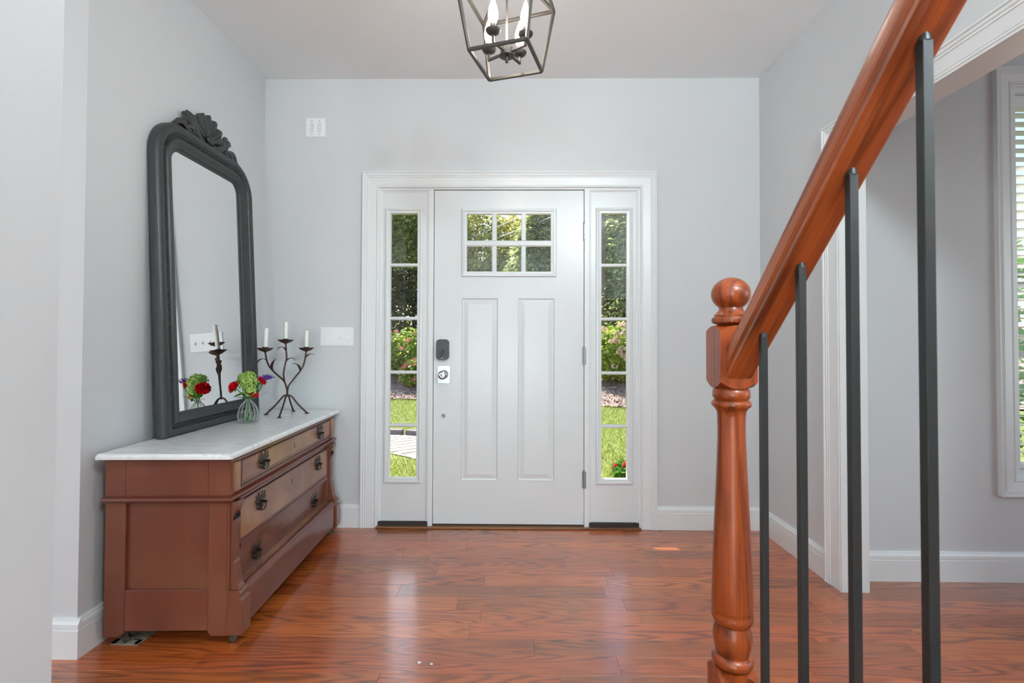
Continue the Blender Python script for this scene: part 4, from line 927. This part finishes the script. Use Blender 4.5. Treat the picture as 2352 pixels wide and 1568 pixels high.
# hydrangea shrubs on the bank
fl_m = petals(34, (0, 0, 0), .10, .042, random.Random(3), .75, (1, 1, .85)).mesh('flower_head')
rs_m = petals(16, (0, 0, 0), .06, .034, random.Random(5), .6, (1, 1, .8)).mesh('flower_head')
def shrub(name, label, cat, x, y, rad, hgt, nl, nf, fm, fmat, mat, group, seed):
    rn = random.Random(seed); z = gh(x, y)
    t = cloud(name, label, cat, (x, y, z), [(0, 0, hgt*.52, rad, rad, hgt*.52), (rad*.4, -.2, hgt*.42, rad*.7, rad*.7, hgt*.42), (-rad*.45, -.1, hgt*.44, rad*.65, rad*.65, hgt*.4)], nl, .12, M[mat], 0, 0, group)
    sg_ = MB()
    for k_ in range(7): a = 2*PI*k_/7; sg_.tube([(0, 0, 0), (rad*.3*math.cos(a), rad*.3*math.sin(a), hgt*.4), (rad*.6*math.cos(a), rad*.6*math.sin(a), hgt*.8)], .012, 5)
    sg_.build('stems', M['bark'], t)
    for k_ in range(nf):
        a = rn.uniform(-PI, 0) if rn.random() < .8 else rn.uniform(0, PI); el = R(rn.uniform(-25, 75)); s = rn.uniform(.75, 1.15)
        link('flower_head', fm, M[fmat], t, loc=(1.0*rad*math.cos(a)*math.cos(el), 1.0*rad*math.sin(a)*math.cos(el), hgt*.5+hgt*.5*math.sin(el))).scale = (s, s, s*.9)
    return t
shrub('hydrangea_shrub', 'cream and pink panicle hydrangea shrub before the dark spruce', 'shrub', 2.75, 13.4, .95, 1.6, 5200, 34, fl_m, 'hyd_flower', 'hyd_leaf', 'flowering shrubs on the mulch bank', 1)
shrub('hydrangea_shrub', 'cream hydrangea shrub standing past the utility pole', 'shrub', 5.2, 14.0, 1.0, 1.5, 4000, 24, fl_m, 'hyd_flower', 'hyd_leaf', 'flowering shrubs on the mulch bank', 2)
shrub('rose_shrub', 'yellow green shrub with small pink blooms on the bank', 'shrub', -3.1, 14.0, 1.0, 1.25, 5200, 30, rs_m, 'rose', 'hyd_leaf', 'flowering shrubs on the mulch bank', 3)
shrub('rose_shrub', 'low coral pink flowering shrub at the lawn edge', 'shrub', -2.45, 12.9, .5, .75, 1800, 22, rs_m, 'rose', 'hyd_leaf', 'flowering shrubs on the mulch bank', 4)
shrub('rose_shrub', 'pink flowering shrub farther along the mulch bank', 'shrub', -5.4, 14.2, 1.0, 1.3, 3600, 24, rs_m, 'rose', 'hyd_leaf', 'flowering shrubs on the mulch bank', 5)
shrub('hydrangea_shrub', 'cream hydrangea shrub in line with the door on the bank', 'shrub', .2, 14.2, .95, 1.4, 3600, 22, fl_m, 'hyd_flower', 'hyd_leaf', 'flowering shrubs on the mulch bank', 6)
# red bedding flower near the door
shrub('bedding_flower', 'small bright red bedding flower low beside the porch', 'flower', 1.125, 4.95, .11, .16, 260, 5, petals(26, (0, 0, 0), .035, .018, random.Random(8), .4).mesh('flower_head'), 'red', 'leaf', None, 9)
# spruces: whorls of drooping boughs
def spruce(x, y, hgt, rad, nb, label, seed, size=.17):
    z = gh(x, y); t = thing('spruce_tree', label, 'tree', (x, y, z), group='spruces behind the bank'); rs_ = np.random.default_rng(seed)
    zz = hgt*rs_.uniform(.03, 1, nb)**1.0; a = rs_.uniform(0, 2*PI, nb); L = rad*(1-zz/hgt)**.8*rs_.uniform(.75, 1.1, nb)+.1
    k_ = 17; tt = rs_.uniform(.25, 1, (nb, k_)); r_ = tt*L[:, None]; aa = a[:, None]+rs_.normal(0, .13, (nb, k_))
    X = np.cos(aa)*r_; Y = np.sin(aa)*r_; Z = zz[:, None]-.28*r_*tt+rs_.normal(0, .06, (nb, k_)); n = nb*k_
    yaw = (aa+rs_.normal(0, .5, (nb, k_))).ravel()
    scatter(n, X.ravel(), Y.ravel(), Z.ravel(), size*rs_.uniform(.7, 1.5, n), size*.42, rs_.uniform(-.75, .05, n), 'foliage', M['conifer'], parent=t, yaw=yaw)
    MB().tube([(0, 0, -.2), (0, 0, hgt*.5), (0, 0, hgt*.98)], [.2, .12, .02], 8).build('trunk', M['bark'], t, smooth=True)
spruce(3.9, 17.2, 6.6, 3.0, 2400, 'full grey green spruce behind the cream hydrangea', 21)
spruce(.9, 19.5, 6.2, 2.6, 1900, 'shorter spruce standing in line with the entry door', 22)
spruce(8.0, 19.5, 7, 3.0, 1500, 'tall spruce at the end of the bank past the pole', 23)
spruce(-2.2, 18.6, 2.9, 1.3, 700, 'small young spruce by the pink flowering shrub', 24)
# woods
tr_rng = random.Random(12)
def tree(x, y, hgt, sp, mat, nl, label, size=.26, low=.35):
    cr_ = []
    for k_ in range(9):
        a = tr_rng.uniform(0, 2*PI); rr = sp*tr_rng.uniform(.1, .75); zz = hgt*tr_rng.uniform(low, .92); s = sp*tr_rng.uniform(.38, .62)
        cr_.append((rr*math.cos(a), rr*math.sin(a), zz, s, s, s*.75))
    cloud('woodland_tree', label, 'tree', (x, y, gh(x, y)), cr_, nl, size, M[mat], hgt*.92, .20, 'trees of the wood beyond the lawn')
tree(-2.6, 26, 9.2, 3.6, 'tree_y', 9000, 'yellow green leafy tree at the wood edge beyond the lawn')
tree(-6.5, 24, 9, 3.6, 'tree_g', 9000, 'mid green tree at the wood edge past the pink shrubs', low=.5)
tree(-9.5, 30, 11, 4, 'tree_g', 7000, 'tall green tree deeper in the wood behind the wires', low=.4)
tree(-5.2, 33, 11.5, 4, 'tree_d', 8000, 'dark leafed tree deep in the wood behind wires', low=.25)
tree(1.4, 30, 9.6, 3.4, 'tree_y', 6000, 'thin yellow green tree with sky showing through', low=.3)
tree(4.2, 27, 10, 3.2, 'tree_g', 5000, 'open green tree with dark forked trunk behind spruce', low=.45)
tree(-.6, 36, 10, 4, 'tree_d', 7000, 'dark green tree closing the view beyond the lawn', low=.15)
tree(8.5, 28, 10, 4, 'tree_g', 6000, 'broad green tree past the utility pole', low=.3)
tree(-13.5, 27, 12, 4, 'tree_y', 6000, 'yellow green tree far along the wood edge', low=.3)
tree(13, 30, 13, 4.5, 'tree_d', 6000, 'dark green tree at the far end of the wood', low=.2)
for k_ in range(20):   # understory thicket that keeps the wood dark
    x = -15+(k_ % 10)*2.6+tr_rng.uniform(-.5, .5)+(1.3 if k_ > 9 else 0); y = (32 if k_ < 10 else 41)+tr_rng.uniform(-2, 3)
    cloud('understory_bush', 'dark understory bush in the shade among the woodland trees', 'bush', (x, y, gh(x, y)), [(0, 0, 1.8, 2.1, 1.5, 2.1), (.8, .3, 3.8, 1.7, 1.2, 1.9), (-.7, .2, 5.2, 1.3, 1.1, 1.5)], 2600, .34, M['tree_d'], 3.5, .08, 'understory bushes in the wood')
# utility poles and wires
def pole(x, y, label):
    z = gh(x, y); t = thing('utility_pole', label, 'utility pole', (x, y, z))
    MB().tube([(0, 0, -.2), (0, 0, 10.2)], [.10, .075], 12).build('pole', M['pole'], t, smooth=True)
    MB().box(-1.1, 1.1, -.05, .05, 9.3, 9.42).build('crossarm', M['pole'], t, rot=(0, 0, R(-30)))
    return t
pole(2.84, 16.0, 'weathered wooden utility pole in front of the spruce'); pole(-14.5, 44, 'second wooden utility pole far off in the wood')
zA, zB = gh(2.84, 16), gh(-14.5, 44)
for za, zb, sag, nt in ((5.3, 4.1, .25, 'lowest pale telephone cable crossing before the wood'), (5.75, 4.6, .2, 'second pale cable running just above the lowest one'), (8.7, 7.8, .2, 'upper pale power line crossing high over the lawn'), (9.4, 8.2, .3, 'topmost pale power line at the crossarm')):
    p0 = Vector((2.84, 15.88, zA+za)); p1 = Vector((-14.5, 43.9, zB+zb))
    w_ = MB().tube([p0.lerp(p1, t)+Vector((0, 0, -sag*4*t*(1-t))) for t in [j/24 for j in range(25)]], .018, 6).build('overhead_wire', M['wire'], smooth=True)
    tag(w_, nt, 'wire', 'overhead wires on the utility poles')
w_ = MB().tube([Vector((2.84, 15.9, zA+8.9)).lerp(Vector((-9.0, 15.0, 2.6)), t) for t in [j/16 for j in range(17)]], .014, 6).build('overhead_wire', M['wire'], smooth=True)
tag(w_, 'steep service drop cable descending from the pole', 'wire', 'overhead wires on the utility poles')
# unseen roof and posts added to trim the sun; landing below
pr_ = MB(); pr_.box(-2.7, 1.45, D+.16, 5.17, 2.62, 2.80)
tag(pr_.build('sun_block_roof', M['siding'], bevel=.01), 'unseen flat white roof added to cut the sun to a sliver', 'porch roof', kind='structure')
for xp, wp in ((-2.14, .16), (1.30, .07)):
    MB().box(xp-wp, xp+wp, 4.98-wp, 4.98+wp, GZ, 2.62).build('added_roof_post', M['siding'], bpy.data.objects['sun_block_roof'])  # left post placed and widened to block sun at one sidelight
tag(MB().box(-1.5, 1.5, D+.16, 4.35, GZ-.1, -.05).build('front_landing', M['concrete'], bevel=.01), 'pale concrete landing outside the entry door', 'landing', kind='structure')
# foundation planting outside the adjoining room's window
cloud('foundation_shrub', 'leafy green shrub right outside the adjoining room window', 'shrub', (3.2, 3.9, GZ), [(0, 0, 1.0, .7, .55, 1.0), (.2, 0, 1.7, .55, .5, .6), (-.4, .2, .6, .45, .4, .6)], 2600, .11, M['leaf'], 1.6, .03)
